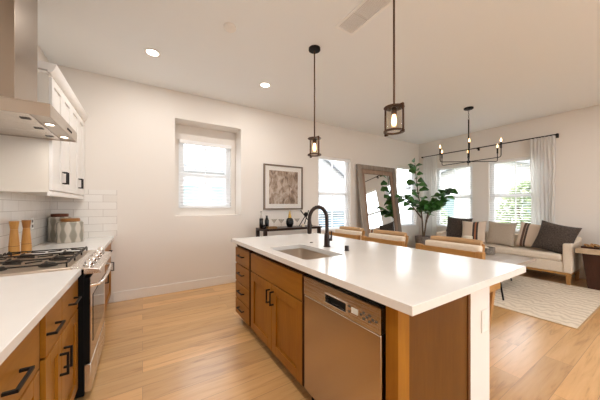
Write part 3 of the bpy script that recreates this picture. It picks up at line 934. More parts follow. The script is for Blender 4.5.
for i in range(4):
    d = obj('drawer', MB().box(XF, XF + 0.02, 2.435, 2.875, zs[i + 1] + 0.006, zs[i] - 0.006), 'cab_y', isl, bevel=0.002)
    obj('handle', pull('X', XF, 2.66, (zs[i] + zs[i + 1]) / 2 + 0.012, 0.16, 'H', 0.03, -1), 'black', d)
obj('false_drawer_front', MB().box(XF, XF + 0.02, 1.436, 2.388, 0.672, 0.848), 'cab_y', isl, bevel=0.002)
for (a, b, hy) in ((1.912, 2.388, 1.945), (1.436, 1.908, 1.875)):
    d = obj('door', shaker(MB(), 'X', XF, a, b, 0.095, 0.662, rail=0.075, sgn=-1), 'cab', isl, bevel=0.002)
    obj('handle', pull('X', XF, hy, 0.555, 0.115, 'V', 0.032, -1), 'black', d)
obj('end_stile', MB().box(XF, 1.0, 0.678, 0.742, 0.0, cb), 'cab', isl, bevel=0.002)
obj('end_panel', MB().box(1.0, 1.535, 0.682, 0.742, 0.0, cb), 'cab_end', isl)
obj('corner_trim', MB().box(1.53, 1.556, 0.676, 0.70, 0.0, cb), 'cab_dark', isl)
obj('end_wall', MB().box(1.556, 1.80, 0.678, 2.90, 0.0, cb), 'wall', isl)
t = thing('wall_outlet', 'white outlet plate on the white end wall of the island', 'outlet', (1.725, 0.678, 0.60), 'wall outlets')
pl = obj('plate', MB().box(1.685, 1.765, 0.671, 0.6778, 0.575, 0.705), 'outlet', t, bevel=0.002)
for z in (0.613, 0.667): obj('socket', MB().box(1.706, 1.744, 0.6695, 0.671, z - .016, z + .016), 'outlet', pl, bevel=0.0005)

# countertop with the sink cut-out (rounded corners)
SX0, SX1, SY0, SY1 = 0.99, 1.368, 1.495, 2.14
def rounded_rect(x0, x1, y0, y1, r, n=5):
    pts = []
    for cx, cy, a0 in ((x1 - r, y1 - r, 0), (x0 + r, y1 - r, 90), (x0 + r, y0 + r, 180), (x1 - r, y0 + r, 270)):
        for i in range(n + 1):
            a = radians(a0 + 90 * i / n)
            pts.append((cx + r * cos(a), cy + r * sin(a)))
    return pts
def slab_with_hole(outer, hole, z0, z1):
    bm = bmesh.new()
    def loop(pts, z):
        vs = [bm.verts.new((x, y, z)) for x, y in pts]
        return [bm.edges.new((vs[i], vs[(i + 1) % len(vs)])) for i in range(len(vs))]
    es = loop(outer, z1) + loop(hole, z1)
    bmesh.ops.triangle_fill(bm, use_beauty=True, edges=es)
    r = bmesh.ops.extrude_face_region(bm, geom=list(bm.faces))
    for v in [g for g in r['geom'] if isinstance(g, bmesh.types.BMVert)]: v.co.z = z0
    bm.verts.index_update()
    mb = MB(); mb.add([v.co[:] for v in bm.verts], [[v.index for v in f.verts] for f in bm.faces])
    bm.free()
    return mb
hole = rounded_rect(SX0, SX1, SY0, SY1, 0.045)
m = slab_with_hole([(IX0, IY0), (IX1, IY0), (IX1, IY1), (IX0, IY1)], hole, IT - 0.04, IT)
single('island_countertop', m, 'quartz', 'long glossy white quartz countertop of the island with a sink cut-out', 'countertop', 'white quartz countertops', bevel=0.002)

# undermount sink
def bowl(x0, x1, y0, y1, zt, depth):
    m = MB()
    rings = [(0.012, 0), (-0.004, 0), (-0.004, -0.02), (-0.010, -depth + 0.04), (-0.03, -depth + 0.008), (-0.06, -depth)]
    n = None
    allv = []
    for off, dz in rings:
        r = max(0.02, 0.045 + off)
        pts = rounded_rect(x0 - off, x1 + off, y0 - off, y1 + off, r)
        n = len(pts)
        allv += [(x, y, zt + dz) for x, y in pts]
    fs = []
    for i in range(len(rings) - 1):
        for k in range(n):
            k2 = (k + 1) % n
            fs.append((i * n + k, i * n + k2, (i + 1) * n + k2, (i + 1) * n + k))
    fs.append(tuple((len(rings) - 1) * n + k for k in range(n)))
    return m.add(allv, fs)
t = thing('kitchen_sink', 'stainless undermount sink bowl set in the island countertop', 'sink', (1.18, 1.82, IT - 0.24))
b_ = obj('basin', bowl(SX0, SX1, SY0, SY1, IT - 0.0405, 0.20), 'sinksteel', t, angle=60)
obj('drain', MB().lathe((1.18, 1.82, IT - 0.2405), [(0.05, 0), (0.05, 0.004), (0.03, 0.002)], 24), 'chrome', t)

# faucet
fx, fy = 1.485, 1.877
t = thing('kitchen_faucet', 'dark bronze gooseneck pull-down faucet on the island behind the sink', 'faucet', (fx, fy, IT))
obj('base', MB().lathe((fx, fy, IT), [(0.034, 0), (0.034, 0.006), (0.028, 0.012), (0.027, 0.10), (0.022, 0.13)], 24), 'bronze', t)
pts = [(fx, fy, IT + 0.12), (fx, fy, IT + 0.24)]
dx, dy = -0.150, 0.075      # horizontal run of the arc
for i in range(1, 13):
    a = pi * i / 12
    k = (1 - cos(a)) / 2
    pts.append((fx + dx * k, fy + dy * k, IT + 0.265 + 0.112 * sin(a)))
pts.append((fx + dx, fy + dy, IT + 0.245))
obj('spout', MB().tube(pts, 0.0175, 14), 'bronze', t)
obj('spray_head', MB().lathe((fx + dx, fy + dy, IT + 0.125), [(0.017, 0), (0.022, 0.008), (0.022, 0.075), (0.0178, 0.125)], 20), 'bronze', t)
lv = MB().tube([(fx, fy, IT + 0.07), (fx + 0.02, fy - 0.032, IT + 0.07)], 0.012, 12)
lv.tube([(fx + 0.022, fy - 0.036, IT + 0.06), (fx + 0.024, fy - 0.040, IT + 0.15)], [0.010, 0.006], 12)
obj('lever', lv, 'bronze', t)
t = thing('soap_dispenser_cap', 'short dark bronze cylinder on the island right of the faucet', 'sink accessory', (1.50, 1.62, IT))
obj('base', MB().lathe((1.50, 1.62, IT), [(0.022, 0), (0.022, 0.004)], 20), 'bronze', t)
obj('cap', MB().lathe((1.50, 1.62, IT + 0.004), [(0.018, 0), (0.018, 0.036), (0.016, 0.04)], 20), 'bronze', t)
m = MB().lathe((1.513, 2.175, IT), [(0.018, 0), (0.018, 0.004), (0.013, 0.006)], 20)
single('air_switch_button', m, 'bronze', 'small flat dark button in the island countertop behind the sink corner', 'switch')

# dishwasher
DY0, DY1 = 0.752, 1.398
t = thing('dishwasher', 'stainless dishwasher with top control strip built into the island', 'dishwasher', (1.2, 1.075, 0))
obj('tub', MB().box(XF + 0.02, 1.455, DY0 + 0.01, DY1 - 0.005, 0.10, 0.873), 'black', t)
obj('door', MB().box(XF - 0.012, XF + 0.02, DY0 + 0.006, DY1 - 0.006, 0.11, 0.735), 'steel_z', t, bevel=0.006)
m = MB()   # control strip built round the handle pocket
hy0, hy1, hz0, hz1 = 0.985, 1.16, 0.763, 0.808
for (a, b, c, d) in ((DY0 + .006, hy0, 0.738, 0.858), (hy1, DY1 - .006, 0.738, 0.858), (hy0, hy1, 0.738, hz0), (hy0, hy1, hz1, 0.858)):
    m.box(XF - 0.012, XF + 0.02, a, b, c, d)
cp = obj('control_panel', m, 'steel_y', t)
obj('handle_pocket', MB().box(XF + 0.012, XF + 0.02, hy0, hy1, hz0, hz1), 'black', cp)
fr = MB(); 
for (a, b, c, d) in ((hy0 - .006, hy1 + .006, hz1, hz1 + .006), (hy0 - .006, hy1 + .006, hz0 - .006, hz0), (hy0 - .006, hy0, hz0, hz1), (hy1, hy1 + .006, hz0, hz1)):
    fr.box(XF - 0.017, XF - 0.0115, a, b, c, d)
obj('handle_rim', fr, 'chrome', cp, bevel=0.001)
obj('display', MB().box(XF - 0.0145, XF - 0.0115, 0.90, 0.945, 0.776, 0.804), 'display', cp)
for (y, z) in ((0.88, 0.79), (0.862, 0.803), (0.862, 0.775), (0.842, 0.79), (0.825, 0.803), (0.825, 0.775), (0.805, 0.79), (0.785, 0.79), (0.962, 0.803), (0.962, 0.776)):
    obj('button', MB().box(XF - 0.0145, XF - 0.0115, y - 0.006, y + 0.006, z - 0.005, z + 0.005), 'slot', cp)
obj('kick_plate', MB().box(XF + 0.05, XF + 0.07, DY0 + 0.01, DY1 - 0.005, 0.005, 0.10), 'black', t)

# ------------------------------------------------------------------ counter stools
def make_stool(y):
    X0 = 2.45
    t = thing('counter_stool', 'x', 'stool', (X0 + 0.25, y, 0), 'oak and cream counter stools')
    w = 0.30
    for dy in (-w + 0.02, w - 0.02):
        obj('leg', MB().hexa([(X0 - 0.01, y + dy - 0.02, 0), (X0 + 0.03, y + dy - 0.02, 0), (X0 + 0.03, y + dy + 0.02, 0), (X0 - 0.01, y + dy + 0.02, 0),
                              (X0 - 0.02, y + dy - 0.028, 0.925), (X0 + 0.035, y + dy - 0.028, 0.925), (X0 + 0.035, y + dy + 0.028, 0.925), (X0 - 0.02, y + dy + 0.028, 0.925)]), 'oak_z', t, bevel=0.004)
        obj('leg', MB().hexa([(X0 + 0.27, y + dy * .72 - 0.02, 0), (X0 + 0.31, y + dy * .72 - 0.02, 0), (X0 + 0.31, y + dy * .72 + 0.02, 0), (X0 + 0.27, y + dy * .72 + 0.02, 0),
                              (X0 + 0.36, y + dy * .8 - 0.025, 0.54), (X0 + 0.41, y + dy * .8 - 0.025, 0.54), (X0 + 0.41, y + dy * .8 + 0.025, 0.54), (X0 + 0.36, y + dy * .8 + 0.025, 0.54)]), 'oak_z', t, bevel=0.004)
    obj('rail', MB().box(X0 - 0.010, X0 + 0.026, y - w + 0.048, y + w - 0.048, 0.845, 0.918), 'oak', t, bevel=0.005)
    obj('footrest', MB().box(X0, X0 + 0.025, y - w + 0.04, y + w - 0.04, 0.20, 0.235), 'oak', t)
    obj('seat_frame', MB().box(X0 + 0.036, X0 + 0.418, y - w + 0.02, y + w - 0.02, 0.54, 0.60), 'oak', t)
    obj('seat_cushion', MB().box(X0 + 0.04, X0 + 0.46, y - w + 0.025, y + w - 0.025, 0.602, 0.68), 'stoolpad', t, bevel=0.02)
    m = MB(); m.hexa([(X0 + 0.04, y - w + 0.05, 0.684), (X0 + 0.10, y - w + 0.05, 0.684), (X0 + 0.10, y + w - 0.05, 0.684), (X0 + 0.04, y + w - 0.05, 0.684),
                      (X0 + 0.06, y - w + 0.045, 0.965), (X0 + 0.13, y - w + 0.045, 0.965), (X0 + 0.13, y + w - 0.045, 0.965), (X0 + 0.06, y + w - 0.045, 0.965)])
    obj('back_pad', m, 'stoolpad', t, bevel=0.015)
    # steam-bent top rail wrapping round the pad
    pts = []
    for i in range(17):
        s_ = -1 + 2 * i / 16
        pts.append((X0 + 0.175 + 0.035 * (1 - s_ * s_) - 0.02 * abs(s_) ** 6, y + s_ * (w - 0.07), 0.978))
    m = MB()
    prev = None; vs = []; fs = []
    for i, p in enumerate(pts):
        for k in range(10):
            a = 2 * pi * k / 10
            vs.append((p[0] + 0.028 * cos(a), p[1], p[2] + 0.029 * sin(a)))
        if i:
            for k in range(10):
                k2 = (k + 1) % 10
                fs.append(((i - 1) * 10 + k, (i - 1) * 10 + k2, i * 10 + k2, i * 10 + k))
    fs.append(tuple(range(10))); fs.append(tuple((len(pts) - 1) * 10 + k for k in range(10))[::-1])
    m.add(vs, fs)
    obj('top_rail', m, 'oak_pale', t)
    for dy in (-w + 0.07, w - 0.07):
        obj('rail_bracket', MB().bar((X0 + 0.10, y + dy, 0.66), (X0 + 0.175, y + dy, 0.97), 0.03), 'oak_z', t)
    return t
st = make_stool(1.272)
st['label'] = 'oak and cream counter stool behind the island nearest the coffee table'
dup(st, (2.70, 2.045, 0), label='oak and cream counter stool behind the island in front of the leaning mirror')
dup(st, (2.70, 2.72, 0), label='oak and cream counter stool directly behind the faucet')

# ------------------------------------------------------------------ console table and what stands on it
t = thing('console_table', 'narrow dark espresso console table against the wall under the framed print', 'table', (2.265, 3.97, 0))
CX0, CX1, CY0, CY1, CZ = 1.69, 2.85, 3.78, 4.15, 0.935
obj('tabletop', MB().box(CX0, CX1, CY0, CY1, CZ - 0.04, CZ), 'espresso', t, bevel=0.004)
obj('shelf', MB().box(CX0 + 0.05, CX1 - 0.05, CY0 + 0.02, CY1 - 0.02, 0.22, 0.25), 'espresso', t)
for x in (CX0, CX1 - 0.055):
    for y in (CY0, CY1 - 0.055):
        obj('leg', MB().box(x, x + 0.055, y, y + 0.055, 0, CZ - 0.04), 'espresso', t, bevel=0.003)
def at_console(px, Y): # a point on the table at ray through photo column px
    a = radians(32.2) + math.atan((px - 300) / 250); return Y * math.tan(a)
def bottle(label, x, y, prof):
    t = thing('bottle', label, 'bottle', (x, y, CZ + 0.001), 'bottles on the console table')
    obj('glass', MB().lathe((x, y, CZ + 0.001), prof[:-1], 20), 'bottle', t)
    r, h = prof[-1]
    obj('cap', MB().lathe((x, y, CZ + 0.001), [(r, prof[-2][1] + .001), (r, h)], 16), 'pewter', t)
x = at_console(261.3, 3.9)
t = thing('bottle', 'tall dark bottle with clear thin neck at the left end of the console table', 'bottle', (x, 3.9, CZ + 0.001), 'bottles on the console table')
obj('glass', MB().lathe((x, 3.9, CZ + 0.001), [(0.030, 0), (0.033, 0.01), (0.033, 0.165), (0.030, 0.172)], 20), 'bottle', t)
obj('neck', MB().lathe((x, 3.9, CZ + 0.174), [(0.028, 0), (0.016, 0.04), (0.012, 0.09), (0.012, 0.10)], 20), 'thin_glass', t)
obj('cap', MB().lathe((x, 3.9, CZ + 0.275), [(0.014, 0), (0.014, 0.015)], 16), 'pewter', t)
bottle('shouldered black bottle, second from the left end of the console table', at_console(266.8, 4.0), 4.0, [(0.034, 0), (0.038, 0.012), (0.038, 0.13), (0.02, 0.175), (0.018, 0.205), (0.022, 0.215)])
bottle('squat black jar between the two taller bottles on the console table', at_console(264.2, 3.86), 3.86, [(0.026, 0), (0.028, 0.006), (0.028, 0.05), (0.022, 0.062), (0.022, 0.07)])
def martini(label, x, y):
    t = thing('martini_glass', label, 'glass', (x, y, CZ + 0.001), 'martini glasses on the console table')
    obj('foot', MB().lathe((x, y, CZ + 0.001), [(0.034, 0), (0.034, 0.003), (0.006, 0.008)], 20), 'thin_glass', t)
    obj('stem', MB().lathe((x, y, CZ + 0.001), [(0.0045, 0.009), (0.0045, 0.075)], 12), 'thin_glass', t)
    obj('cup', MB().lathe((x, y, CZ + 0.001), [(0.006, 0.076), (0.056, 0.145), (0.054, 0.145), (0.005, 0.080)], 24), 'thin_glass', t)
martini('martini glass on the console table next to the bottles', at_console(274, 4.02), 4.02)
martini('martini glass on the console table just left of the gold-necked decanter', at_console(281.2, 3.92), 3.92)
martini('martini glass on the console table between the decanter and the iron sculpture', at_console(297, 4.0), 4.0)
m = MB().box(1.80, 1.98, 3.80, 3.88, CZ + 0.001, CZ + 0.03)
m = MB(); xx = at_console(271.5, 3.83)
m.box(xx - 0.085, xx + 0.085, 3.785, 3.875, CZ + 0.001, CZ + 0.010)
for (a, b, c, d) in ((-0.085, 0.085, 3.785, 3.792), (-0.085, 0.085, 3.868, 3.875), (-0.085, -0.078, 3.792, 3.868), (0.078, 0.085, 3.792, 3.868)):
    m.box(xx + a, xx + b, c, d, CZ + 0.010, CZ + 0.035)
single('serving_tray', m, 'goldbox', 'small bronze serving tray at the front edge of the console table', 'tray', bevel=0.001)
x = at_console(289.8, 3.93)
t = thing('decanter', 'round dark ribbed decanter with tapering gold neck on the console table', 'decanter', (x, 3.93, CZ + 0.001))
prof = [(0.045, 0), (0.05, 0.01)] + [(0.052 + 0.018 * sin(pi * i / 8) + (0.003 if i % 2 else 0), 0.02 + 0.13 * i / 8) for i in range(9)] + [(0.035, 0.165)]
obj('body', MB().lathe((x, 3.93, CZ + 0.001), prof, 24), 'bottle', t)
obj('neck', MB().lathe((x, 3.93, CZ + 0.167), [(0.033, 0), (0.024, 0.05), (0.016, 0.085)], 20), 'amber', t)
obj('stopper', MB().lathe((x, 3.93, CZ + 0.253), [(0.010, 0), (0.016, 0.015), (0.012, 0.03), (0.004, 0.045)], 16), 'amber', t)
x = at_console(306, 3.92)
t = thing('iron_sculpture', 'black iron sculpture of crossed rods through a ball on the console table', 'sculpture', (x, 3.92, CZ))
obj('ball', MB().lathe((x, 3.92, CZ + 0.225), [(0.001, -0.042), (0.021, -0.036), (0.036, -0.021), (0.042, 0), (0.036, 0.021), (0.021, 0.036), (0.001, 0.042)], 20), 'black', t)
for (a, b) in (((-0.14, 0.02, 0.008), (0.02, 0.0, 0.245)), ((0.13, -0.02, 0.008), (-0.115, 0.01, 0.30)), ((0.02, 0.10, 0.008), (0.04, -0.03, 0.30))):
    obj('rod', MB().tube([(x + a[0], 3.92 + a[1], CZ + a[2]), (x + b[0], 3.92 + b[1], CZ + b[2])], 0.0085, 10), 'black', t)
x = at_console(303, 3.85)
single('votive_candle', MB().lathe((x, 3.84, CZ + 0.001), [(0.024, 0), (0.026, 0.004), (0.026, 0.05), (0.022, 0.052)], 20), 'candle', 'small cream candle beside the iron sculpture on the console table', 'candle')

# framed print
t = thing('framed_picture', 'framed brown reed print with wide white mat on the back wall', 'picture', (2.307, YB, 1.245))
x0, x1, z0, z1 = 1.882, 2.731, 1.245, 2.097
m = MB(); fw = 0.028
m.box(x0, x0 + fw, YB - 0.035, YB - 0.001, z0, z1); m.box(x1 - fw, x1, YB - 0.035, YB - 0.001, z0, z1)
m.box(x0 + fw, x1 - fw, YB - 0.035, YB - 0.001, z0, z0 + fw); m.box(x0 + fw, x1 - fw, YB - 0.035, YB - 0.001, z1 - fw, z1)
obj('frame', m, 'pewter', t, bevel=0.002)
obj('mat_board', MB().box(x0 + fw, x1 - fw, YB - 0.018, YB - 0.002, z0 + fw, z1 - fw), 'mat', t)
obj('print', MB().box(x0 + 0.11, x1 - 0.11, YB - 0.0195, YB - 0.0178, z0 + 0.11, z1 - 0.11), 'print', t)
obj('glazing', MB().box(x0 + fw, x1 - fw, YB - 0.027, YB - 0.025, z0 + fw, z1 - fw), 'pane', t)

# leaning floor mirror
mw, mh = 1.345, 2.305
t = thing('floor_mirror', 'tall mirror in weathered two-tone wood frame leaning against the back wall', 'mirror', (4.885, 3.945, 0))
def mbox(m, u0, u1, v0, v1, d0, d1):   # local: u across, v up, d towards the room
    return m.box(4.885 + u0, 4.885 + u1, 3.945 - d1, 3.945 - d0, v0, v1)
h2 = mw / 2
def ringf(a, w_, d0, d1):
    m = MB()
    mbox(m, -h2 + a, -h2 + a + w_, a, mh - a, d0, d1); mbox(m, h2 - a - w_, h2 - a, a, mh - a, d0, d1)
    mbox(m, -h2 + a + w_, h2 - a - w_, a, a + w_, d0, d1); mbox(m, -h2 + a + w_, h2 - a - w_, mh - a - w_, mh - a, d0, d1)
    return m
obj('outer_frame', ringf(0, 0.11, 0, 0.05), 'barn_grey', t, bevel=0.004)
obj('inner_frame', ringf(0.11, 0.10, 0, 0.035), 'barn_brown', t, bevel=0.004)
m = MB(); mbox(m, -h2 + 0.21, h2 - 0.21, 0.21, mh - 0.21, 0.0, 0.018); obj('mirror_glass', m, 'mirror', t)
t.rotation_euler = (-math.asin(0.295 / mh), 0, 0)

# ------------------------------------------------------------------ fiddle-leaf fig
px_, py_ = 6.02, 3.70
fig = thing('fiddle_leaf_fig', 'leafy green fiddle-leaf fig tree in a grey pot in the corner', 'plant', (px_, py_, 0))
obj('pot', MB().lathe((px_, py_, 0), [(0.14, 0), (0.15, 0.02), (0.19, 0.53), (0.195, 0.55), (0.175, 0.55), (0.17, 0.50), (0.001, 0.50)], 28), 'pot', fig)
obj('soil', MB().cyl((px_, py_, 0.501), 0.165, 0.02, 24), 'soil', fig)
R_ = Vector((cos(radians(32.2)), -sin(radians(32.2)), 0)); F_ = Vector((sin(radians(32.2)), cos(radians(32.2)), 0))
def fp(l, d, z): return Vector((px_, py_, 0)) + R_ * l + F_ * d + Vector((0, 0, z))
b1 = [fp(0, 0, .5), fp(-.02, 0, .9), fp(-.05, .0, 1.2), fp(-.15, -.05, 1.6), fp(-.2, -.05, 2.0), fp(-.22, -.02, 2.4)]
b2 = [fp(.03, .02, .5), fp(.08, .0, .95), fp(.20, -.03, 1.2), fp(.38, -.05, 1.42), fp(.60, -.06, 1.68)]
b3 = [fp(-.03, 0, 1.0), fp(-.26, .02, 1.3), fp(-.50, .0, 1.5)]
b4 = [fp(.08, 0, .9), fp(.04, -.16, 1.15), fp(.06, -.3, 1.4)]
m = MB()
for b_ in (b1, b2, b3, b4):
    m.tube(b_, [0.022 - 0.016 * i / (len(b_) - 1) for i in range(len(b_))], 8)
obj('trunk', m, 'bark', fig)
lm = MB()
rl = random.Random(11)
def leaf(p, direction, L, Wd, droop):
    d = direction.normalized()
    side = d.cross(Vector((0, 0, 1)))
    if side.length < .1: side = Vector((1, 0, 0))
    side.normalize(); ro = Matrix.Rotation(rl.uniform(-1.1, 1.1), 3, d); side = ro @ side; up = side.cross(d).normalized()
    prof = [0.05, 0.42, 0.62, 0.66, 0.82, 1.0, 0.92, 0.55, 0.05]
    vs, fs = [], []
    n = len(prof)
    for i, wv in enumerate(prof):
        s_ = i / (n - 1)
        c = p + d * (L * s_) - Vector((0, 0, droop * L * s_ * s_)) + up * (0.05 * L * sin(3 * s_))
        hw = Wd / 2 * wv
        vs += [c - side * hw + up * hw * .35, c, c + side * hw + up * hw * .35]
        if i:
            a = (i - 1) * 3; b = i * 3
            fs += [(a, a + 1, b + 1, b), (a + 1, a + 2, b + 2, b + 1)]
    lm.add(vs, fs)
def leaves_along(br, n, lo, L):
    for k in range(n):
        s_ = lo + (1 - lo) * k / (n - 1)
        f = s_ * (len(br) - 1); i = min(int(f), len(br) - 2)
        p = br[i].lerp(br[i + 1], f - i)
        az = k * 2.4 + rl.uniform(-.4, .4)
        el = rl.uniform(-.15, .75)
        d = Vector((cos(az) * cos(el), sin(az) * cos(el), sin(el)))
        ln = L * rl.uniform(.75, 1.15)
        q = p + d * ln
        if q.x > 6.50 or q.y > 4.18: d = Vector((-abs(d.x), -abs(d.y), d.z)); 
        leaf(p + d * 0.03, d, ln, ln * rl.uniform(.68, .82), rl.uniform(.0, .3))
leaves_along(b1, 26, .40, .22)
leaves_along(b2, 34, .45, .24)
leaves_along(b3, 19, .3, .23)
leaves_along(b4, 30, .38, .24)
obj('leaves', lm, 'leaf', fig)

# ------------------------------------------------------------------ sofa
SXF, SXB, SYN, SYF = 5.93, 6.585, 1.085, 3.33
sf = thing('sofa', 'long cream linen sofa on a wooden plinth under the right-hand windows', 'sofa', (6.25, 2.13, 0))
obj('base_frame', MB().box(SXF + 0.01, SXB, SYN + 0.01, SYF - 0.01, 0.205, 0.385), 'linen', sf, bevel=0.015)
obj('plinth', MB().box(SXF + 0.02, SXB - 0.02, SYN + 0.02, SYF - 0.02, 0.165, 0.205), 'oak', sf, bevel=0.004)
for x in (SXF + 0.025, SXB - 0.085):
    for y in (SYN + 0.02, SYF - 0.08):
        obj('leg', MB().hexa([(x + .01, y + .01, 0.008), (x + .05, y + .01, 0.008), (x + .05, y + .05, 0.008), (x + .01, y + .05, 0.008), (x, y, 0.165), (x + .06, y, 0.165), (x + .06, y + .06, 0.165), (x, y + .06, 0.165)]), 'oak_z', sf)
for (a, b) in ((SYN, SYN + 0.115), (SYF - 0.115, SYF)):
    m = MB().prism([(SXF, 0.21), (SXB, 0.21), (SXB, 0.765), (SXB - 0.12, 0.76), (SXB - 0.22, 0.715), (SXF + 0.05, 0.69), (SXF, 0.685)], 'Y', a, b)
    obj('armrest', m, 'linen', sf, bevel=0.022)
obj('backrest', MB().hexa([(SXB - 0.19, SYN + 0.115, 0.38), (SXB, SYN + 0.115, 0.38), (SXB, SYF - 0.115, 0.38), (SXB - 0.19, SYF - 0.115, 0.38),
                           (SXB - 0.13, SYN + 0.115, 0.74), (SXB, SYN + 0.115, 0.74), (SXB, SYF - 0.115, 0.74), (SXB - 0.13, SYF - 0.115, 0.74)]), 'linen', sf, bevel=0.02)
obj('seat_cushion', MB().box(SXF - 0.005, SXB - 0.195, SYN + 0.12, SYF - 0.12, 0.387, 0.505), 'linen', sf, bevel=0.035)

def pillow(label, mat, w_, h_, t_, loc, rz, lean, roll=0):
    m = MB(); n = 14
    vs = []
    for side in (1, -1):
        for i in range(n + 1):
            for j in range(n + 1):
                u, v = -1 + 2 * i / n, -1 + 2 * j / n
                x = u * w_ / 2 * (1 - 0.09 * (1 - v * v) * abs(u) ** 3); z = v * h_ / 2 * (1 - 0.09 * (1 - u * u) * abs(v) ** 3)
                th = t_ / 2 * (max(0, (1 - u ** 4) * (1 - v ** 4))) ** .6
                vs.append((x, side * th, z + h_ / 2))
    fs = []
    N = (n + 1) * (n + 1)
    for side in (0, 1):
        for i in range(n):
            for j in range(n):
                a = side * N + i * (n + 1) + j
                f = (a, a + n + 1, a + n + 2, a + 1)
                fs.append(f if side else f[::-1])
    m.add(vs, fs)
    o = obj('throw_pillow', m, mat, angle=180)
    bm = bmesh.new(); bm.from_mesh(o.data); bmesh.ops.remove_doubles(bm, verts=bm.verts, dist=1e-4)
    bmesh.ops.recalc_face_normals(bm, faces=bm.faces); bm.to_mesh(o.data); bm.free()
    o.location = loc
    # local +y faces the back; turned so that the pillow faces -X
    o.rotation_euler = (Matrix.Rotation(radians(rz), 4, 'Z') @ Matrix.Rotation(radians(-lean), 4, 'X') @ Matrix.Rotation(radians(roll), 4, 'Y')).to_euler()
    return props(o, label, 'pillow', 'throw pillows on the sofa')
pillow('dark charcoal square pillow at the window-corner end of the sofa', 'charcoal', .56, .56, .16, (6.22, 3.02, .505), -90, 14, 3)
pillow('cream pillow with brown and rust center stripe overlapping the charcoal square pillow', 'stripe_a', .47, .50, .15, (6.08, 2.60, .505), -84, 16, -2)
pillow('plain taupe linen pillow in the middle of the sofa', 'taupe', .49, .50, .15, (6.17, 2.16, .505), -90, 15, 2)
pillow('cream pillow with dark side stripe between the taupe and the long charcoal pillow', 'stripe_b', .46, .50, .14, (6.23, 1.70, .505), -90, 15, 7)
pillow('large charcoal woven lumbar pillow leaning in the arm of the sofa near the side table', 'charcoal', .53, .53, .17, (6.05, 1.385, .505), -96, 15, 12)

# ------------------------------------------------------------------ rug, coffee table, side table
t = thing('area_rug', 'large cream rug with tan bound edge under sofa and coffee table', 'rug', (5.1, 1.95, 0))
obj('pile', MB().box(3.935, 5.985, 0.685, 3.185, 0.0005, 0.008), 'rug', t)
m = MB()
for (a, b, c, d) in ((3.92, 3.935, 0.67, 3.2), (5.985, 6.0, 0.67, 3.2), (3.935, 5.985, 0.67, 0.685), (3.935, 5.985, 3.185, 3.2)): m.box(a, b, c, d, 0.0005, 0.0075)
obj('binding', m, 'rugedge', t)

t = thing('coffee_table', 'grey-washed plank coffee table with thin black metal legs on the rug', 'table', (4.82, 1.98, 0.008))
TX0, TX1, TY0, TY1, TZ = 4.15, 5.52, 1.42, 2.52, 0.455
for k in range(5):
    a = TX0 + k * (TX1 - TX0) / 5
for k in range(5):
    a = TY0 + k * (TY1 - TY0) / 5
    obj('plank', MB().box(TX0, TX1, a + 0.0015, a + (TY1 - TY0) / 5 - 0.0015, TZ - 0.045, TZ), 'greytop', t, bevel=0.002)
obj('apron', MB().box(TX0 + 0.08, TX1 - 0.08, TY0 + 0.06, TY1 - 0.06, TZ - 0.07, TZ - 0.046), 'black', t)
for (x, sx) in ((TX0 + 0.11, -1), (TX1 - 0.11, 1)):
    for (y, sy) in ((TY0 + 0.08, -1), (TY1 - 0.08, 1)):
        if sx > 0: y -= sy * 0.30
        m = MB().bar((x, y, TZ - 0.047), (x + sx * 0.04, y + sy * 0.075, 0.0135), 0.018)
        m.bar((x - sx * 0.03, y, TZ - 0.20), (x + sx * 0.016, y + sy * 0.032, TZ - 0.20), 0.012)
        m.bar((x - sx * 0.03, y, TZ - 0.20), (x - sx * 0.03, y, TZ - 0.047), 0.012)
        obj('leg', m, 'black', t)
cx, cy = 5.28, 2.08
t = thing('round_tray', 'round grey woven tray holding pale beads on the coffee table', 'tray', (cx, cy, TZ + 0.001))
obj('base', MB().cyl((cx, cy, TZ + 0.001), 0.165, 0.012, 32), 'basket', t)
obj('rim', MB().ring((cx, cy, TZ + 0.013), 0.148, 0.168, 0.10, 32), 'basket', t)
for k in range(3):
    xx, yy = cx + 0.075 * cos(k * 2.1), cy + 0.075 * sin(k * 2.1)
    m = MB().lathe((xx, yy, TZ + 0.014), [(0.016, 0), (0.048, 0.022), (0.056, 0.052), (0.048, 0.082), (0.016, 0.104)], 18)
    single('decor_ball', m, 'candle', 'pale decor ball resting in the round tray on the coffee table', 'ornament', 'pale balls in the coffee table tray')
cx, cy = 5.32, 2.36
single('pillar_candle', MB().lathe((cx, cy, TZ + 0.001), [(0.074, 0), (0.076, 0.004), (0.076, 0.275), (0.066, 0.28)], 28), 'candle', 'wide cream pillar candle at the far end of the coffee table', 'candle')

t = thing('side_table', 'plank-top side table with dark tapered walnut base beside the sofa arm', 'table', (6.22, 0.72, 0))
EX0, EX1, EY0, EY1, EZ = 5.88, 6.52, 0.40, 1.045, 0.64
obj('tabletop', MB().box(EX0, EX1, EY0, EY1, EZ - 0.075, EZ), 'plank', t, bevel=0.005)
m = MB().hexa([(6.01, 0.52, 0), (6.41, 0.52, 0), (6.41, 0.93, 0), (6.01, 0.93, 0), (5.95, 0.47, EZ - .076), (6.45, 0.47, EZ - .076), (6.45, 0.985, EZ - .076), (5.95, 0.985, EZ - .076)])
obj('pedestal', m, 'walnut', t, bevel=0.006)
m = MB().box(5.98, 6.20, 0.80, 1.0, EZ + 0.001, EZ + 0.012); 
for (a, b, c, d) in ((5.98, 6.20, 0.80, 0.808), (5.98, 6.20, 0.992, 1.0), (5.98, 5.988, 0.808, 0.992), (6.192, 6.20, 0.808, 0.992)): m.box(a, b, c, d, EZ + 0.012, EZ + 0.03)
single('decor_tray', m, 'walnut', 'low dark tray on the side table beside the sofa', 'tray')
t = thing('knot_ornament', 'brown wooden chain-link ornament lying in the dark side table tray', 'ornament', (6.09, 0.90, EZ + 0.0125))
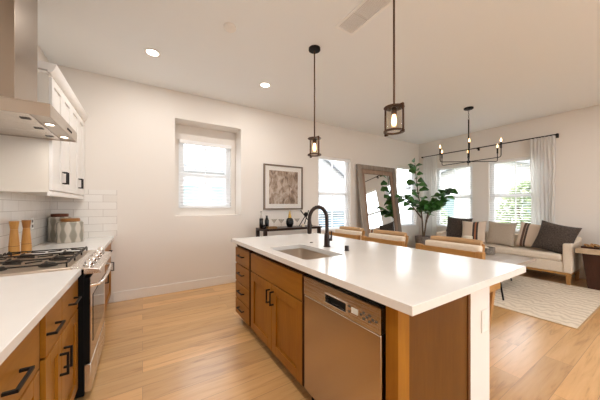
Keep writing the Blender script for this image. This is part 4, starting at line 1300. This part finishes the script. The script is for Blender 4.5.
for k in range(3):
    c_ = Vector((6.05 + 0.04 * k, 0.94 - 0.045 * k, EZ + 0.045)); pts = []
    for q in range(16):
        a = 2 * pi * q / 16
        pts.append(c_ + Vector((0.030 * cos(a), 0.030 * sin(a) * (0.35 if k % 2 else 1), 0.024 * sin(a + .6) * (1 if k % 2 else .5))))
    obj('link', MB().tube(pts, 0.008, 8, closed=True), 'oak_z', t)
t = thing('table_vase', 'dark brown cylindrical vase on the side table at the photo edge', 'vase', (6.32, 0.72, EZ + 0.001))
obj('body', MB().lathe((6.32, 0.72, EZ + 0.001), [(0.085, 0), (0.10, 0.01), (0.105, 0.22), (0.09, 0.27), (0.08, 0.28), (0.075, 0.27)], 28), 'walnut', t)
obj('rim', MB().ring((6.32, 0.72, EZ + 0.276), 0.068, 0.086, 0.012), 'pewter', t)

# ------------------------------------------------------------------ curtains and rod
def curtain(label, y0, y1, seed):
    rnd = random.Random(seed)
    zt, zb = 2.665, 0.02
    n = 90
    m = MB(); vs, fs = [], []
    rows = [zt, zt - 0.03, zt - 0.10, 2.0, 1.4, 0.8, zb]
    ph = rnd.uniform(0, 6)
    for i, z in enumerate(rows):
        g = 0.4 if i < 2 else (0.7 if i == 2 else 1)
        for k in range(n + 1):
            s_ = k / n
            y = y0 + (y1 - y0) * s_ + (0.012 * sin(z * 1.7 + s_ * 9)) * g
            x = 6.632 + 0.030 * g * sin(s_ * 2 * pi * 7 + ph + 0.25 * sin(z * 2)) + 0.008 * sin(s_ * 31 + z * 2) * g
            vs.append((x, y, z))
    for i in range(len(rows) - 1):
        for k in range(n):
            a = i * (n + 1) + k
            fs.append((a, a + 1, a + n + 2, a + n + 1))
    m.add(vs, fs)
    return single('curtain', m, 'sheer', label, 'curtain', 'sheer white curtains', angle=180, solid=0.002)
curtain('sheer white curtain panel hanging at the rod end nearer the side table', 1.435, 1.80, 1)
curtain('sheer white curtain panel hanging in the corner behind the fig tree', 3.69, 4.06, 2)
t = thing('curtain_rod', 'black curtain rod spanning above both sofa-wall windows', 'curtain rod', (6.62, 2.75, 2.66))
obj('rod', MB().tube([(6.632, 1.42, 2.672), (6.632, 4.10, 2.672)], 0.011, 12), 'black', t)
for y in (1.40, 4.10): obj('finial', MB().lathe((6.632, y, 2.672), [(0.013, 0), (0.021, 0.006), (0.021, 0.014), (0.013, 0.02)], 14, 'Y'), 'black', t)
for y in (1.425, 2.75, 4.09):
    m = MB().bar((6.632, y, 2.655), (XR - 0.002, y, 2.655), 0.014); m.box(XR - 0.012, XR - 0.0005, y - 0.02, y + 0.02, 2.62, 2.70)
    obj('bracket', m, 'black', t)

# ------------------------------------------------------------------ ceiling things
def lamp(name, loc, energy, col, size, parent=None):
    ld = bpy.data.lights.new(name, 'AREA'); ld.shape = 'DISK'; ld.size = size; ld.energy = energy; ld.color = col
    lo = bpy.data.objects.new(name, ld); COL.objects.link(lo)
    lo.location = Vector(loc) - (root_of(parent).location if parent else Vector((0, 0, 0)))
    if parent: lo.parent = parent
    return lo
def downlight(x, y, label, power=CAN_W):
    t = thing('recessed_downlight', label, 'ceiling light', (x, y, ZC), 'recessed ceiling downlights')
    obj('trim_ring', MB().ring((x, y, ZC - 0.006), 0.062, 0.082, 0.006), 'trim', t)
    obj('lens', MB().cyl((x, y, ZC - 0.003), 0.062, 0.003, 28), 'canlens', t)
    lamp('downlight_lamp', (x, y, ZC - 0.008), CAN_W, CAN_COL, 0.12, t)
    return t
d0 = downlight(0.097, 3.336, 'glowing recessed downlight in the ceiling near the range hood')
for (x, y, lab) in ((1.511, 3.358, 'glowing recessed downlight in the ceiling above the niche-window wall and print'),
                    (0.10, 1.6, 'unseen fill downlight added over the aisle between range and island'), (0.10, -0.2, 'unseen fill downlight added over the aisle behind the viewpoint'),  # these and the following downlights are out of view, added for fill light
                    (1.5, -0.9, 'unseen fill downlight added beyond the near end of the island'), (0.10, -1.9, 'unseen fill downlight added near the rear wall of the kitchen'),
                    
                    (5.3, 0.2, 'unseen fill downlight added over the near edge of the rug'), 
                    (3.2, -2.1, 'unseen fill downlight added by the added rear glass door')):
    dup(d0, (x, y, ZC), label=lab)

single('smoke_detector', MB().lathe((0.727, 2.447, ZC - 0.03), [(0.048, 0), (0.058, 0.008), (0.06, 0.03)], 28), 'trim', 'round white smoke detector on the kitchen ceiling', 'smoke detector')

vx0, vx1, vy0, vy1 = 1.60, 1.83, 1.32, 1.90
t = thing('ceiling_vent', 'white louvered air vent in the ceiling between the pendants', 'vent', ((vx0 + vx1) / 2, (vy0 + vy1) / 2, ZC))
m = MB(); e_ = 0.028
m.box(vx0, vx0 + e_, vy0, vy1, ZC - 0.010, ZC - 0.0005); m.box(vx1 - e_, vx1, vy0, vy1, ZC - 0.010, ZC - 0.0005)
m.box(vx0 + e_, vx1 - e_, vy0, vy0 + e_, ZC - 0.010, ZC - 0.0005); m.box(vx0 + e_, vx1 - e_, vy1 - e_, vy1, ZC - 0.010, ZC - 0.0005)
m.box(vx0 + e_, vx1 - e_, 1.655, 1.662, ZC - 0.009, ZC - 0.0005)
obj('frame', m, 'vent_white', t, bevel=0.002)
obj('duct_opening', MB().box(vx0 + e_, vx1 - e_, vy0 + e_, vy1 - e_, ZC - 0.0015, ZC - 0.0005), 'ventin', t)
m = MB()
k = vx0 + e_ + 0.006
while k < vx1 - e_ - 0.012:
    for (a, b) in ((vy0 + e_ + .004, 1.65), (1.668, vy1 - e_ - .004)):
        m.hexa([(k, a, ZC - 0.0085), (k + 0.002, a, ZC - 0.0085), (k + 0.002, b, ZC - 0.0085), (k, b, ZC - 0.0085),
                (k + 0.0095, a, ZC - 0.006), (k + 0.0115, a, ZC - 0.006), (k + 0.0115, b, ZC - 0.006), (k + 0.0095, b, ZC - 0.006)])
    k += 0.0125
obj('louver', m, 'vent_white', t)

def pendant(x, y, label):
    t = thing('pendant_light', label, 'pendant lamp', (x, y, ZC), 'glass pendant lamps over the island')
    zt, zb = 2.085, 1.872
    obj('canopy', MB().lathe((x, y, ZC - 0.028), [(0.05, 0), (0.065, 0.006), (0.065, 0.028)], 28), 'black', t)
    obj('stem', MB().cyl((x, y, zt), 0.0075, ZC - 0.028 - zt, 12), 'lampbronze', t)
    m = MB().ring((x, y, zt - 0.012), 0.02, 0.076, 0.004); m.ring((x, y, zb + 0.014), 0.058, 0.077, 0.012)
    m.box(x - 0.008, x + 0.008, y - 0.077, y + 0.077, zt - 0.008, zt + 0.002)
    m.box(x - 0.008, x + 0.008, y - 0.083, y - 0.077, zb, zt + 0.002); m.box(x - 0.008, x + 0.008, y + 0.077, y + 0.083, zb, zt + 0.002)
    m.box(x - 0.008, x + 0.008, y - 0.083, y - 0.058, zb + 0.001, zb + 0.010); m.box(x - 0.008, x + 0.008, y + 0.058, y + 0.083, zb + 0.001, zb + 0.010)
    obj('frame', m, 'lampbronze', t)
    vs = MB(); seg = 28
    vs.add([(x + r * cos(2 * pi * k / seg), y + r * sin(2 * pi * k / seg), z) for (r, z) in ((0.056, zb + 0.016), (0.056, zt - 0.013)) for k in range(seg)],
           [(k, (k + 1) % seg, seg + (k + 1) % seg, seg + k) for k in range(seg)])
    obj('glass_shade', vs, 'clear', t, angle=180)
    obj('socket', MB().lathe((x, y, zt - 0.065), [(0.016, 0), (0.021, 0.004), (0.021, 0.045), (0.016, 0.053)], 18), 'lampbronze', t)
    obj('bulb', MB().lathe((x, y, zt - 0.152), [(0.003, 0), (0.014, 0.006), (0.019, 0.03), (0.016, 0.06), (0.011, 0.087)], 18), 'bulb', t)
    return t
p0 = pendant(1.63, 2.284, 'bronze and clear glass pendant lamp hanging near the framed print, above the faucet')
dup(p0, (1.63, 1.237, ZC), label='bronze and clear glass pendant lamp over the sink end of the island nearest the dishwasher')
for (x, y) in ((1.63, 2.284), (1.63, 1.237)): pass

chx, chy = 4.976, 2.195
ch = thing('chandelier', 'black six-arm candle chandelier hanging over the coffee table', 'chandelier', (chx, chy, ZC))
obj('canopy', MB().lathe((chx, chy, ZC - 0.03), [(0.06, 0), (0.075, 0.008), (0.075, 0.03)], 28), 'black', ch)
m = MB()
for k in range(5):
    z0 = ZC - 0.035 - k * 0.036; pts = []
    for q in range(12):
        a = 2 * pi * q / 12
        u_, v_ = 0.009 * cos(a), 0.022 * sin(a)
        pts.append((chx + (u_ if k % 2 else 0), chy + (0 if k % 2 else u_), z0 - 0.018 + v_))
    m.tube(pts, 0.0028, 6, closed=True)
obj('chain', m, 'black', ch)
obj('stem', MB().cyl((chx, chy, 2.115), 0.010, ZC - 0.21 - 2.115, 12), 'black', ch)
obj('hub', MB().lathe((chx, chy, 2.09), [(0.012, 0), (0.03, 0.008), (0.03, 0.035), (0.014, 0.045)], 20), 'black', ch)
for k in range(6):
    a = radians(-32.2 - 3 + 60 * k)
    ex, ey = chx + 0.5 * cos(a), chy + 0.5 * sin(a)
    pts = [(chx + 0.02 * cos(a), chy + 0.02 * sin(a), 2.115), (chx + 0.47 * cos(a), chy + 0.47 * sin(a), 2.115), (chx + 0.492 * cos(a), chy + 0.492 * sin(a), 2.123), (ex, ey, 2.145), (ex, ey, 2.27)]
    ar = obj('arm', MB().tube(pts, 0.0065, 10), 'black', ch)
    obj('candle_sleeve', MB().lathe((ex, ey, 2.262), [(0.016, 0), (0.016, 0.006), (0.0115, 0.008), (0.0115, 0.10)], 14), 'black', ar)
    obj('bulb', MB().lathe((ex, ey, 2.363), [(0.006, 0), (0.0115, 0.014), (0.0115, 0.026), (0.006, 0.05), (0.0015, 0.062)], 14), 'flame_bulb', ar)

# low wall outlet under the narrow window
t = thing('wall_outlet', 'white outlet plate low on the back wall beneath the narrow window', 'outlet', (6.35, YB, 0.39), 'wall outlets')
pl = obj('plate', MB().box(6.31, 6.39, YB - 0.007, YB - 0.0005, 0.33, 0.45), 'outlet', t, bevel=0.002)
for z in (0.365, 0.415): obj('socket', MB().box(6.33, 6.37, YB - 0.009, YB - 0.007, z - .015, z + .015), 'outlet', pl)
